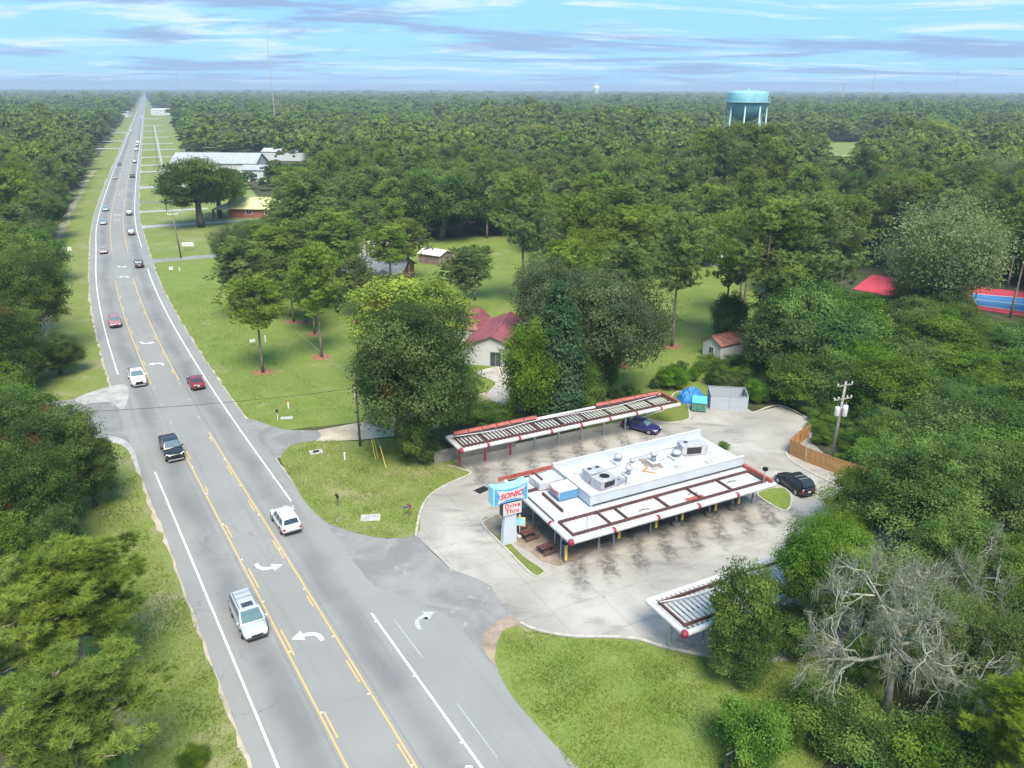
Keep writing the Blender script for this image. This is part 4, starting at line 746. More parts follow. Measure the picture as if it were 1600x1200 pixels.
# sport courts
def court(pxs, label, blue):
    p = P2(pxs); T = thing('sport_court', label, 'sport court', (0, 0, 0)); MB().prism([(q.x, q.y) for q in p], .02, .10).build('red_surround', 'court_red', T)
    if blue:
        b = P2(blue); MB().prism([(q.x, q.y) for q in b], .105, .115).build('blue_court', 'court_blue', T)
        for i in range(len(b)):
            a, c_ = b[i], b[(i + 1) % len(b)]; bar(T, 'court_line', 'line_white', (a.x, a.y, .12), (c_.x, c_.y, .12), .22, .008)
        a = b[0].lerp(b[1], .5); c_ = b[2].lerp(b[3], .5); bar(T, 'court_line', 'line_white', (a.x, a.y, .13), (c_.x, c_.y, .13), .22, .008)
court([(1333, 452), (1362, 430), (1420, 437), (1400, 466)], 'red hard court corner showing between the trees', None)
court([(1500, 446), (1524, 448), (1640, 462), (1640, 500), (1530, 484), (1506, 476)], 'red and blue hard court at the right edge of the picture', [(1512, 459), (1528, 478), (1640, 493), (1640, 470)])

# ------------------------------------------------------------------ water tower, masts
q = at_depth(1167, 165, 292); T = thing('water_tower', 'pale teal water tower on slender legs rising above the wood', 'water tower', (q.x, q.y, -.6), .25)
rt = 6.9
MB().lathe([(.6, 29.0), (2.2, 29.2), (4.2, 30.3), (5.9, 32.2), (6.7, 34.0), (rt, 35.0), (rt, 38.2), (6.7, 38.6), (5.2, 38.9), (2.6, 39.1), (.4, 39.2)], 40).build('tank', 'tank_teal', T, True)
MB().lathe([(rt + .05, 35.2), (rt + .9, 35.2), (rt + .9, 35.4), (rt + .05, 35.4)], 40).build('balcony', 'tank_pale', T)
for k in range(32):
    a = 2 * math.pi * k / 32; MB().box(-.03, .03, -.03, .03, 0, 1.2).build('rail_post', 'tank_pale', T); o = C.objects[-1]; o.location = ((rt + .85) * math.cos(a), (rt + .85) * math.sin(a), 35.4)
MB().tube([((rt + .85) * math.cos(a), (rt + .85) * math.sin(a), 36.5) for a in np.linspace(0, 2 * math.pi, 41)], .05, 6, False).build('handrail', 'tank_pale', T)
for k in range(8):
    a = 2 * math.pi * k / 8 + .2; MB().tube([(rt * 1.12 * math.cos(a), rt * 1.12 * math.sin(a), 0), (rt * .98 * math.cos(a), rt * .98 * math.sin(a), 34)], .27, 10).build('leg', 'tank_pale', T, True)
    b = a + 2 * math.pi / 8
    for z0, z1 in ((0, 12), (12, 24)):
        for p, q_ in ((a, b), (b, a)): MB().tube([(rt * 1.09 * math.cos(p), rt * 1.09 * math.sin(p), z0), (rt * 1.05 * math.cos(q_), rt * 1.05 * math.sin(q_), z1)], .07, 6).build('brace', 'tank_pale', T)
MB().tube([(0, 0, 0), (0, 0, 27)], 1.0, 16).build('riser', 'tank_teal', T, True); MB().lathe([(.5, 39.1), (.6, 39.5), (.2, 39.7)], 12).build('finial', 'tank_teal', T, True)
def mast(u, vt, y, label, w, guys=True):
    q = at_depth(u, vt, y); T = thing('radio_mast', label, 'radio mast', (q.x, q.y, 0)); H = q.z; c3 = [(w * math.cos(a), w * math.sin(a)) for a in (0, 2.094, 4.189)]
    for a, b in c3: MB().tube([(a, b, 0), (a, b, H)], w * .16, 6).build('leg', 'mast_grey', T)
    m = MB(); n_ = int(H / (w * 3))
    for i in range(n_):
        for k in range(3): m.tube([c3[k] + (H * i / n_,), c3[(k + 1) % 3] + (H * (i + 1) / n_,)], w * .09, 4)
    m.build('lattice', 'mast_grey', T)
    if guys:
        for k in range(3):
            for f in (.55, .95): a = 2.094 * k + .5; MB().tube([(0, 0, H * f), (H * .5 * math.cos(a), H * .5 * math.sin(a), 0)], w * .05, 4).build('guy_wire', 'mast_grey', T)
mast(417, 56, 600, 'tall thin lattice mast rising above the wood right of the highway', .35, False); mast(423, 118, 640, 'short lattice mast standing just right of the tall one', .4, False); mast(275, 108, 1500, 'faint distant mast near the vanishing point of the highway', .7, False)
mast(1368, 110, 1400, 'distant guyed mast over the right horizon, left one of two', .6); mast(1498, 110, 1400, 'distant guyed mast over the right horizon, right one of two', .6); mast(1320, 130, 2000, 'short pale mast poking above the horizon right of the water tower', 2.4, False)
q = at_depth(932, 134, 3200); T = thing('distant_water_tank', 'tiny white tank with a cone top on the horizon', 'water tower', (q.x, q.y, 0)); MB().lathe([(9, 0), (9, q.z - 18), (12, q.z - 10), (12, q.z - 3), (3, q.z)], 20).build('tank', 'plastic_white', T, True); MB().lathe([(2.5, q.z), (2, q.z + 6), (.5, q.z + 11)], 10).build('finial', 'plastic_white', T)
# ------------------------------------------------------------------ fence, enclosure, bins
T = thing('wooden_fence', 'new orange wooden board fence along the kerb on the right of the lot', 'fence', (0, 0, 0))
plank = [MB().hexa([(0, -.011, .03), (.138, -.011, .03), (.138, .011, .03), (0, .011, .03)], [(.006, -.011, h), (.132, -.011, h), (.132, .011, h), (.006, .011, h)]).mesh('plank', 'wood_fence') for h in (1.80, 1.83, 1.78)]
fp_ = [G(1262, 684), G(1240, 700), G(1232, 709), G(1258, 722), G(1300, 738), G(1365, 760), G(1420, 782)]
for i in range(len(fp_) - 1):
    a, b = fp_[i], fp_[i + 1]; L_ = (b - a).length; d = (b - a) / L_; rz = math.atan2(d.y, d.x)
    for k in range(int(L_ / .145)):
        o = link('plank', plank[(k * 7 + i) % 3], T, a + d * (k * .145), rz); o.rotation_euler = (random.uniform(-.01, .01), 0, rz); o.location += Vector((d.y, -d.x, 0)) * random.uniform(0, .008)
    nb = Vector((-d.y, d.x, 0))
    for z in (.4, 1.4): bar(T, 'rail', 'wood_fence', a + nb * .04 + Vector((0, 0, z)), b + nb * .04 + Vector((0, 0, z)), .04, .09)
    for k in range(int(L_ / 2.4) + 1): q = a + d * (k * 2.4) + nb * .11; MB().box(q.x - .045, q.x + .045, q.y - .045, q.y + .045, 0, 1.75).build('post', 'wood_fence', T)
# dumpster enclosure
gl, gr = G(1109, 640), G(1167, 643); d = (gr - gl); L_ = d.length; rz = math.atan2(d.y, d.x)
T = thing('bin_enclosure', 'grey board bin enclosure with double gates beside the dumpster', 'enclosure', gl, rz)
nb_ = 22
pl = MB().box(.004, L_ / nb_ - .004, -.025, .025, .04, 1.95).mesh('board', 'shed_grey')
for k in range(nb_): link('board', pl, T, (k * L_ / nb_ + (0 if k < nb_ // 2 else .03), 0, 0))
pb = MB().box(-.025, .025, .004, .196, .04, 1.95).mesh('board', 'shed_grey')
for k in range(17):
    for x in (.0, L_): link('board', pb, T, (x, .03 + k * .2, 0))
for k in range(nb_): link('board', pl, T, (k * L_ / nb_, 3.45, 0))
bar(T, 'cap_rail', 'grey_metal', (0, 0, 1.955), (L_, 0, 1.955), .12, .06); bar(T, 'cap_rail', 'grey_metal', (0, 3.45, 1.955), (L_, 3.45, 1.955), .12, .06); [bar(T, 'cap_rail', 'grey_metal', (x, .065, 1.957), (x, 3.38, 1.957), .12, .06) for x in (0, L_)]
bar(T, 'gate_rail', 'grey_metal', (.1, .05, .5), (L_ - .1, .05, .5), .05, .09); [MB().tube([(x, .1, 0), (x, .1, 2.0)], .06, 10).build('post', 'galvanised', T) for x in (.08, L_ / 2, L_ - .08)]
def dumpster(loc, rz, label):
    T = thing('dumpster', label, 'dumpster', loc, rz); l, w = 1.8, 1.6
    MB().hexa([(-l / 2, -w / 2 + .1, .12), (l / 2, -w / 2 + .1, .12), (l / 2, w / 2, .12), (-l / 2, w / 2, .12)], [(-l / 2, -w / 2, 1.25), (l / 2, -w / 2, 1.25), (l / 2, w / 2, 1.6), (-l / 2, w / 2, 1.6)]).build('bin', 'teal_green', T, bevel=.02)
    for x in (-.6, -.2, .2, .6): MB().hexa([(x - .04, -w / 2 + .02, .2), (x + .04, -w / 2 + .02, .2), (x + .04, -w / 2 + .08, .2), (x - .04, -w / 2 + .08, .2)], [(x - .04, -w / 2 - .07, 1.2), (x + .04, -w / 2 - .07, 1.2), (x + .04, -w / 2 - .002, 1.2), (x - .04, -w / 2 - .002, 1.2)]).build('rib', 'teal_green', T)
    for s in (-1, 1): MB().hexa([(-l / 2 - .03 if s < 0 else .01, -w / 2 - .06, 1.26), (-.01 if s < 0 else l / 2 + .03, -w / 2 - .06, 1.26), (-.01 if s < 0 else l / 2 + .03, w / 2 + .02, 1.62), (-l / 2 - .03 if s < 0 else .01, w / 2 + .02, 1.62)], [(-l / 2 - .03 if s < 0 else .01, -w / 2 - .06, 1.32), (-.01 if s < 0 else l / 2 + .03, -w / 2 - .06, 1.32), (-.01 if s < 0 else l / 2 + .03, w / 2 + .02, 1.68), (-l / 2 - .03 if s < 0 else .01, w / 2 + .02, 1.68)]).build('lid', 'lid_blue', T, bevel=.015); MB().box(s * (l / 2 + .08) - .07, s * (l / 2 + .08) + .07, -.5, .5, .85, 1.0).build('lift_pocket', 'teal_green', T); MB().box(s * .7 - .06, s * .7 + .06, -w / 2 + .15, w / 2 - .1, 0, .12).build('skid', 'dark_metal', T)
dumpster(G(1094, 645) + Vector((0, .8, .042)), rz - .12, 'green dumpster with bright blue lids left of the grey enclosure')
T = thing('tarpaulin_heap', 'crumpled bright blue tarpaulin heap behind the dumpster', 'tarpaulin', G(1081, 628) + Vector((0, .6, .03)), .3)
vs = []; fs = []; n_ = 14
for i in range(n_ + 1):
    for j in range(n_ + 1):
        x, y = (i / n_ - .5) * 3.4, (j / n_ - .5) * 2.6; h = max(0, 1 - (x / 1.7) ** 2) * max(0, 1 - (y / 1.3) ** 2); vs.append((x + random.uniform(-.07, .07), y + random.uniform(-.07, .07), .02 + 1.8 * h ** .55 * random.uniform(.8, 1.08)))
for i in range(n_):
    for j in range(n_): a = i * (n_ + 1) + j; fs.append((a, a + n_ + 1, a + n_ + 2, a + 1))
MB().add(vs, fs).build('sheet', 'tarp_blue', T)

# ------------------------------------------------------------------ poles, wires
def wire(name, a, b, sag, r_=.022, label=None, mat='rubber', group='overhead wires'):
    a, b = Vector(a), Vector(b); P = [a.lerp(b, t) - Vector((0, 0, sag * 4 * t * (1 - t))) for t in np.linspace(0, 1, 21)]
    return MB().tube(P, r_, 5).build(name, mat, None, label=label, cat='wire', group=group)
g = G(1299, 716); UP = thing('utility_pole', 'wooden utility pole with transformers and crossarms behind the wooden fence', 'utility pole', g)
ax = Vector((.93, .36, 0)).normalized(); Hh = 9.2
MB().tube([(0, 0, 0), (.25, 0, Hh)], [.19, .13], 12).build('pole', 'pole_grey', UP, True)
def arm(z, L_, x0=.2): return MB().hexa([Vector((x0, 0, z)) - ax * L_ + Vector((0, -.06, 0)), Vector((x0, 0, z)) + ax * L_ + Vector((0, -.06, 0)), Vector((x0, 0, z)) + ax * L_ + Vector((0, .06, 0)), Vector((x0, 0, z)) - ax * L_ + Vector((0, .06, 0))], [Vector((x0, 0, z + .12)) - ax * L_ + Vector((0, -.06, 0)), Vector((x0, 0, z + .12)) + ax * L_ + Vector((0, -.06, 0)), Vector((x0, 0, z + .12)) + ax * L_ + Vector((0, .06, 0)), Vector((x0, 0, z + .12)) - ax * L_ + Vector((0, .06, 0))]).build('crossarm', 'pole_grey', UP)
A1 = arm(8.7, 1.05); A2 = arm(7.1, 1.25)
ins = MB().lathe([(.04, 0), (.09, .04), (.05, .10), (.09, .16), (.04, .24)], 10).mesh('insulator', 'plastic_white', True); tips = []
for z, offs in ((8.82, (-.95, .1, .95)), (7.22, (-1.15, -.6, .6, 1.15))):
    for o_ in offs: q = Vector((.2, 0, z)) + ax * o_; link('insulator', ins, A1 if z > 8 else A2, q); tips.append(g + q + Vector((0, 0, .24)))
for sx, sy in ((-.45, -.25), (.35, -.35), (.62, .25)):
    q = Vector((.15 + sx, sy, 5.3)); tr = MB().lathe([(.24, 0), (.27, .05), (.27, .95), (.20, 1.02), (.05, 1.05)], 16, q).build('transformer', 'plastic_white', UP, 'auto'); MB().tube([q + Vector((0, 0, 1.05)), q + Vector((0, 0, 1.35))], .04, 8).build('bushing', 'grey_metal', tr); MB().tube([q + Vector((0, 0, .5)), (.15, 0, 5.8)], .04, 6).build('bracket', 'dark_metal', tr)
for i in range(3):
    far = G(1010 + 20 * i, 560 - 14 * i, 7.5) + Vector((0, 6, 0)); wire('power_line', tips[i], (28 - 3 * i * .3 - 12, 128 + 2 * i, 8.6), 1.0, .020, 'dark power line running from the transformer pole back towards the lawn')
    wire('power_line', tips[i], (tips[i].x + 34, tips[i].y - 22 + 1.2 * i, 8.9), .8, .020, 'dark power line running from the transformer pole to the right edge of the picture')
for i in (3, 6): wire('service_line', tips[i], (tips[i].x + 30, tips[i].y - 27, 7.6), .9, .02, 'lower dark line running right from the transformer pole')
# pole on the corner lawn
g = G(563, 698); T = thing('utility_pole', 'plain wooden pole on the corner lawn beside the dirt drive', 'utility pole', g); MB().tube([(0, 0, 0), (-.1, .1, 9.0)], [.15, .10], 12).build('pole', 'pole_wood', T, True); MB().lathe([(.1, 0), (.14, .05), (.1, .2)], 10, (-.16, -.02, 7.1)).build('insulator', 'plastic_white', T); bar(T, 'bracket', 'pole_wood', (-.5, .08, 8.3), (.3, .08, 8.3), .08, .1)
top = g + Vector((-.1, .1, 7.2)); lf = at_depth(-160, 640, 72); lf.z = 8.2; wire('service_line', top, lf, .9, .022, 'single dark wire crossing the highway from the corner lawn pole')
for k, (u, v, u2, v2) in enumerate(((581, 690, 587, 719), (586, 692, 591, 718), (594, 700, 603, 731))):
    a, b = G(u, v), G(u2, v2); a.z = 2.0; g0 = G(u2, v2); MB().tube([g0 + Vector((0, 0, .06)), g0.lerp(g, .18) + Vector((0, 0, 2.2))], .045, 8).build('guy_guard', 'yellow_paint', None, label=('left', 'middle', 'right')[k] + ' yellow guy wire guard leaning from the grass near the lawn pole', cat='guy guard', group='yellow guy guards')
    MB().tube([g0.lerp(g, .18) + Vector((0, 0, 2.2)), g + Vector((-.05, .05, 7.6))], .012, 5).build('guy_wire', 'galvanised', None, label='thin stay wire rising from a yellow guard to the lawn pole top', cat='wire', group='guy wires of the lawn pole')
g = G(283, 403); T = thing('utility_pole', 'dark wooden pole with a long white crossarm by the right hand driveway', 'utility pole', g); MB().tube([(0, 0, 0), (-.6, 0, 11)], [.18, .12], 12).build('pole', 'pole_wood', T, True); bar(T, 'crossarm', 'plastic_white', (-1.8, 0, 10.4), (.7, 0, 10.4), .14, .16)
for x in (-1.7, -.9, .6): link('insulator', ins, T, (x, 0, 10.56))
for k in range(2): wire('power_line', g + Vector((-1.7 + 2.2 * k, 0, 10.7)), top + Vector((0, 0, 1.3 - .5 * k)), 1.4, .009, 'thin power line strung over the roadside lawn between two poles', 'galvanised')
for i, y in enumerate((262, 340, 430, 540, 680)):
    c, d_ = road_xy(y); q = c + Vector((d_.y, -d_.x, 0)) * 15; T = thing('utility_pole', 'slim wooden pole in the row along the right side of the far highway', 'utility pole', q, 0, 'poles along the far highway'); MB().tube([(0, 0, 0), (0, 0, 11)], [.17, .12], 8).build('pole', 'pole_wood', T, True); bar(T, 'crossarm', 'pole_grey', (-1.2, 0, 10.3), (1.2, 0, 10.3), .12, .14)
# guy-like poles standing on the left verge at the bottom
for k, (u, v, u2, v2) in enumerate(((200, 1058, 220, 1168), (182, 1062, 193, 1110))):
    g = G(u2, v2); T = thing('marker_pole', ('tall thin grey pole', 'shorter thin grey pole')[k] + ' leaning on the left verge below the pine', 'pole', g); MB().tube([(0, 0, 0), (-.5, .6, 3.2 - k)], .05, 8).build('shaft', 'galvanised', T); MB().lathe([(.08, 0), (.08, .12), (.03, .15)], 8).build('collar', 'dark_metal', T)

# ------------------------------------------------------------------ street furniture on the lawns
def mailbox(u, v, label, box, post, rz=.5):
    T = thing('mailbox', label, 'mailbox', G(u, v) + Vector((0, 0, .05)), rz); bar(T, 'post', post, (-.05, 0, 0), (.05, 0, 0), .1, 1.05)
    pr = [(-.11, 0), (.11, 0), (.11, .14), (.07, .22), (0, .25), (-.07, .22), (-.11, .14)]; n_ = 7
    MB().add([(x, -.28, 1.05 + z) for x, z in pr] + [(x, .28, 1.05 + z) for x, z in pr], [tuple(range(n_)), tuple(range(2 * n_ - 1, n_ - 1, -1))] + [(i, n_ + i, n_ + (i + 1) % n_, (i + 1) % n_) for i in range(n_)]).build('box', box, T, 'auto'); MB().box(.115, .13, -.1, .0, 1.15, 1.35).build('flag', 'crimson', T); return T
mailbox(528, 792, 'black mailbox on a wooden post on the corner lawn', 'black', 'pole_wood'); mailbox(434, 656, 'black mailbox on a pale post across the dirt drive', 'black', 'plastic_white')
T = mailbox(640, 808, 'mailbox painted in red, white and blue stripes near the lot entrance', 'crimson', 'pole_wood'); bar(T, 'white_stripe', 'plastic_white', (-.115, -.26, 1.10), (-.115, .26, 1.10), .012, .05); MB().box(-.122, -.112, .02, .27, 1.16, 1.24).build('blue_field', 'flag_blue', T); bar(T, 'side_board', 'flag_blue', (-.5, .3, .85), (.35, .3, .85), .05, .16)
def marker(u, v, label, h, cap): T = thing('marker_post', label, 'marker post', G(u, v) + Vector((0, 0, .03)), .3); MB().lathe([(.10, 0), (.10, h), (.06, h + .04)], 12).build('tube', 'plastic_white', T, 'auto'); cap and MB().lathe([(.105, h * .72), (.105, h + .02), (.05, h + .08)], 12).build('cap', 'orange', T, 'auto')
marker(451, 638, 'white marker post with orange top on the roadside lawn', 1.2, 1); marker(555, 622, 'orange topped marker post beside the lawn pole', 1.1, 1); marker(539, 719, 'short white marker post on the corner lawn', .9, 0); marker(281, 424, 'small white post on the verge below the right hand driveway', .9, 0); marker(415, 535, 'white post standing below the first roadside pine', 1.1, 0)
def pad(u, v, label, l, w, rz, hole): T = thing('concrete_pad', label, 'concrete pad', G(u, v) + Vector((0, 0, .04)), rz); MB().box(-l / 2, l / 2, -w / 2, w / 2, 0, .09).build('slab', 'concrete_kerb', T, bevel=.02); MB().box(-l * .22, l * .22, -w * .25, w * .25, .092, .12).build('cover', 'black' if hole else 'unit_grey', T)
pad(494, 707, 'pale concrete drain collar with dark opening on the corner lawn', 1.5, 1.1, .4, 1); pad(579, 810, 'flat concrete cover slab at the front of the corner lawn', 1.9, 1.2, .1, 0); pad(448, 654, 'flat concrete cover slab in the grass beside the white posted mailbox', 1.5, .8, .2, 0)
# signs
def panel_sign(u, v, label, w, h, z, rz, posts=2, mat='plastic_white', txt=None):
    T = thing('roadside_sign', label, 'sign', G(u, v), rz); [MB().tube([(x, 0, 0), (x, 0, z + h)], .04, 8).build('post', 'galvanised', T) for x in ((-w * .42, w * .42) if posts == 2 else (0,))]; f = MB().box(-w / 2, w / 2, -.09, -.045, z, z + h).build('panel', mat, T)
    if txt:
        for i in range(txt): MB().box(-w * .32 + i * w * .64 / txt, -w * .32 + (i + .7) * w * .64 / txt, -.098, -.092, z + h * .35, z + h * .68).build('lettering', 'unit_grey', f)
panel_sign(295, 392, 'wide white sign with grey letters by the right hand driveway', 2.9, 1.0, 1.2, .1, 2, 'plastic_white', 6); panel_sign(111, 402, 'small pale road sign on the left verge edge', .9, .9, 1.6, .3, 1); panel_sign(268, 425, 'round-ish small white sign on the lawn below the driveway', .8, .7, .5, .2, 1); panel_sign(395, 540, 'little white sign below the roadside pine', .9, .5, .6, .6, 1)
# black chain-link style fence at the bottom right
T = thing('chain_link_fence', 'dark chain-link fence panel at the bottom right under the bushes', 'fence', (0, 0, 0)); a, b = G(1130, 1215), G(1235, 1155); dd = (b - a); L_ = dd.length; dd /= L_
for k in range(int(L_ / 2.0) + 2): q = a + dd * min(k * 2.0, L_); MB().tube([q, q + Vector((0, 0, 1.75))], .035, 8).build('post', 'dark_metal', T)
MB().tube([a + Vector((0, 0, 1.75)), b + Vector((0, 0, 1.75))], .03, 8).build('top_rail', 'galvanised', T); bar(T, 'windscreen', 'dark_metal', a + Vector((0, 0, .06)) , b + Vector((0, 0, .06)), .02, 1.62)
# ------------------------------------------------------------------ vegetation
def unit_vec(n_, r_=rng):
    v = r_.normal(size=(n_, 3)); return v / np.linalg.norm(v, axis=1, keepdims=True)
def quads_mesh(name, cen, nrm, size, mat, tint, aspect=.55):
    """rhombic leaves: centre, normal, size per leaf; tint per leaf"""
    n_ = len(cen); r_ = unit_vec(n_); a = np.cross(nrm, r_); a /= np.linalg.norm(a, axis=1, keepdims=True) + 1e-9; b = np.cross(nrm, a)
    s = size[:, None]; V = np.stack([cen - a * s, cen - b * s * aspect, cen + a * s, cen + b * s * aspect], 1).reshape(-1, 3)
    return raw_mesh(name, V, 4, mat, tint)
def raw_mesh(name, V, k, mat, tint):
    me = bpy.data.meshes.new(name); nv = len(V); nf = nv // k
    me.vertices.add(nv); me.vertices.foreach_set('co', np.ascontiguousarray(V, dtype=np.float32).ravel()); me.loops.add(nv); me.loops.foreach_set('vertex_index', np.arange(nv, dtype=np.int32))
    me.polygons.add(nf); me.polygons.foreach_set('loop_start', np.arange(nf, dtype=np.int32) * k); me.update(calc_edges=True)
    at = me.attributes.new('tint', 'FLOAT', 'FACE'); at.data.foreach_set('value', np.asarray(tint, dtype=np.float32)); me.materials.append(MAT[mat]); return me
def blades_mesh(name, base, tip, width, mat, tint):
    n_ = len(base); d = tip - base; r_ = unit_vec(n_); s = np.cross(d, r_); s /= np.linalg.norm(s, axis=1, keepdims=True) + 1e-9; s *= width[:, None]
    return raw_mesh(name, np.stack([base - s, base + s, tip], 1).reshape(-1, 3), 3, mat, tint)
def wood(limbs, mat, k=7):
    m = MB()
    for pts, r0, r1 in limbs:
        n_ = len(pts); m.tube(pts, [r0 + (r1 - r0) * i / (n_ - 1) for i in range(n_)], k)
    return m.mesh('trunk', mat, True)
def bent(a, b, n_=5, w=.12):
    a, b = Vector(a), Vector(b); L_ = (b - a).length; P = []
    o1 = Vector(rng.normal(0, w * L_ * .35, 3)); 
    for i in range(n_): t = i / (n_ - 1); P.append(a.lerp(b, t) + o1 * math.sin(math.pi * t) + (Vector(rng.normal(0, w * L_ * .10, 3)) if 0 < i < n_ - 1 else Vector((0, 0, 0))))
    return P
def make_pine(mat='needles', H=18., cr=3.4, lo=.55, nb=34, npf=3, nt=9, nbl=20, bl=.44, bw=.05, pr=.80):
    ht = H; limbs = []; T = [(0, 0, 0)]; sway = rng.normal(0, .25, 2)
    for i in range(1, 7): T.append((sway[0] * (i / 6) ** 2 * 1.6, sway[1] * (i / 6) ** 2 * 1.6, ht * .95 * i / 6))
    limbs.append((T, .24 * H / 18, .05)); tufts = []; tint = []
    def trunk_at(z): t = z / (ht * .95); return Vector((sway[0] * t * t * 1.6, sway[1] * t * t * 1.6, z))
    for b in range(nb):
        f = (b + rng.random()) / nb; z = ht * (lo + (.93 - lo) * f); a = b * 2.4 + rng.normal(0, .4)
        R_ = cr * math.sqrt(max(.02, 1 - (max(0, f - .25) / .80) ** 2.2)) * rng.uniform(.5, 1.08) * (.7 + .3 * min(1, f / .25)); p0 = trunk_at(z); p1 = p0 + Vector((math.cos(a) * R_, math.sin(a) * R_, R_ * rng.uniform(.05, .45))); P = bent(p0, p1, 4, .16); limbs.append((P, (.05 + .02 * R_ / cr) * (1.9 if 'near' in mat else 1), .02)); sh = rng.uniform(.1, .8)
        for j in range(npf):
            w = (.45, .75, 1.0, .6, .9)[j % 5] if npf > 1 else 1.; c = Vector(P[0]).lerp(Vector(P[-1]), w) + Vector((rng.normal(0, .3), rng.normal(0, .3), rng.uniform(0, .35))); R2 = pr * rng.uniform(.7, 1.25); s2 = np.clip(sh + rng.normal(0, .12), 0, 1)
            for t in range(nt):
                d = rng.normal(size=3); d /= np.linalg.norm(d); d[2] = d[2] * .8 + .1; q = c + Vector(d) * R2 * rng.uniform(.6, 1.); tufts.append(tuple(q)); tint.append(np.clip(s2 + rng.normal(0, .08), 0, 1))
    Tf = np.array(tufts); n_ = len(Tf); d = unit_vec(n_ * nbl); d[:, 2] = d[:, 2] * .75 + .30
    base = np.repeat(Tf, nbl, 0) + d * .04; L_ = rng.uniform(.6, 1.1, n_ * nbl) * bl; tip = base + d * L_[:, None]; tn = np.repeat(np.array(tint), nbl) + rng.normal(0, .07, n_ * nbl)
    return wood(limbs, 'bark_pine'), blades_mesh('crown', base, tip, np.full(n_ * nbl, bw), mat, np.clip(tn, 0, 1)), H, cr
def make_broad(mat='oak_leaves', bark='bark_oak', H=11., cr=5.0, base=.22, lobes=24, clumps=15, leaves=58, size=.17, squash=.8, dead=0, gap=.23, spread=1.0, lim_show=1.0):
    limbs = [(bent((0, 0, 0), (rng.normal(0, .3), rng.normal(0, .3), H * .42), 4, .06), .045 * H, .026 * H)]; top = Vector(limbs[0][0][-1]); cz = H * (base + (1 - base) * .50); hz = H * (1 - base) * .5
    cen, nrm, tin, siz = [], [], [], []; deadset = set(rng.choice(lobes * clumps, dead, replace=False)) if dead else set()
    for l in range(lobes):
        ph = l * 2.39996 + rng.normal(0, .3); zf = -0.75 + 1.7 * ((l + .5) / lobes); zf = min(zf, .98); rr = math.sqrt(max(0, 1 - min(abs(zf), 1) ** 2.4)) * rng.uniform(.55, .92) * spread
        c = np.array([math.cos(ph) * rr * cr * .82, math.sin(ph) * rr * cr * .82, cz + zf * hz * .72]); rad = cr * rng.uniform(.30, .46); sh = rng.uniform(.1, .8)
        P = bent(top if zf > -.3 else top * .8, tuple(c), 5, .16); limbs.append((P, .013 * H * lim_show, .02))
        dirs = unit_vec(clumps); dirs[:, 2] = dirs[:, 2] * .9 + .12; rr2 = rng.uniform(.55, 1.0, clumps)
        for k in range(clumps):
            cc = c + dirs[k] * rad * rr2[k] * np.array([1, 1, squash]); P = None
            g_ = rng.normal(0, 1, (leaves, 3)) * rad * gap * np.array([1, 1, .62]); pos = cc + g_; nr = dirs[k] * .75 + np.array([0, 0, .55]) + rng.normal(0, .55, (leaves, 3)); nr /= np.linalg.norm(nr, axis=1, keepdims=True)
            cen.append(pos); nrm.append(nr); t0 = np.clip(sh + rng.normal(0, .16), 0, 1)
            tin.append(np.full(leaves, 2.) if (l * clumps + k) in deadset else np.clip(t0 + rng.normal(0, .10, leaves), 0, 1)); siz.append(size * rng.uniform(.65, 1.35, leaves))
    return wood(limbs, bark), quads_mesh('crown', np.concatenate(cen), np.concatenate(nrm), np.concatenate(siz), mat, np.concatenate(tin)), H, cr
def make_cone(mat, H=13., cr=3.0, n_=26000, size=.15):
    z = rng.beta(1.1, 1.9, n_ // 40); a = rng.uniform(0, 6.283, n_ // 40); prof = (1 - z) ** .75 * (1 - .35 * np.exp(-z * 9)); r_ = cr * prof * rng.uniform(.72, 1.06, len(z)); c = np.stack([np.cos(a) * r_, np.sin(a) * r_, z * H * .98 + .2], 1)
    sh = rng.uniform(.1, .9, len(z)); cc = np.repeat(c, 40, 0) + rng.normal(0, 1, (len(z) * 40, 3)) * np.array([.34, .34, .26]); out = np.repeat(np.stack([np.cos(a), np.sin(a), np.full_like(a, .7)], 1), 40, 0) + rng.normal(0, .6, (len(cc), 3)); out /= np.linalg.norm(out, axis=1, keepdims=True)
    return wood([(bent((0, 0, 0), (0, 0, H * .9), 5, .02), .25, .04)], 'bark_dark'), quads_mesh('crown', cc, out, size * rng.uniform(.7, 1.3, len(cc)), mat, np.clip(np.repeat(sh, 40) + rng.normal(0, .1, len(cc)), 0, 1)), H, cr
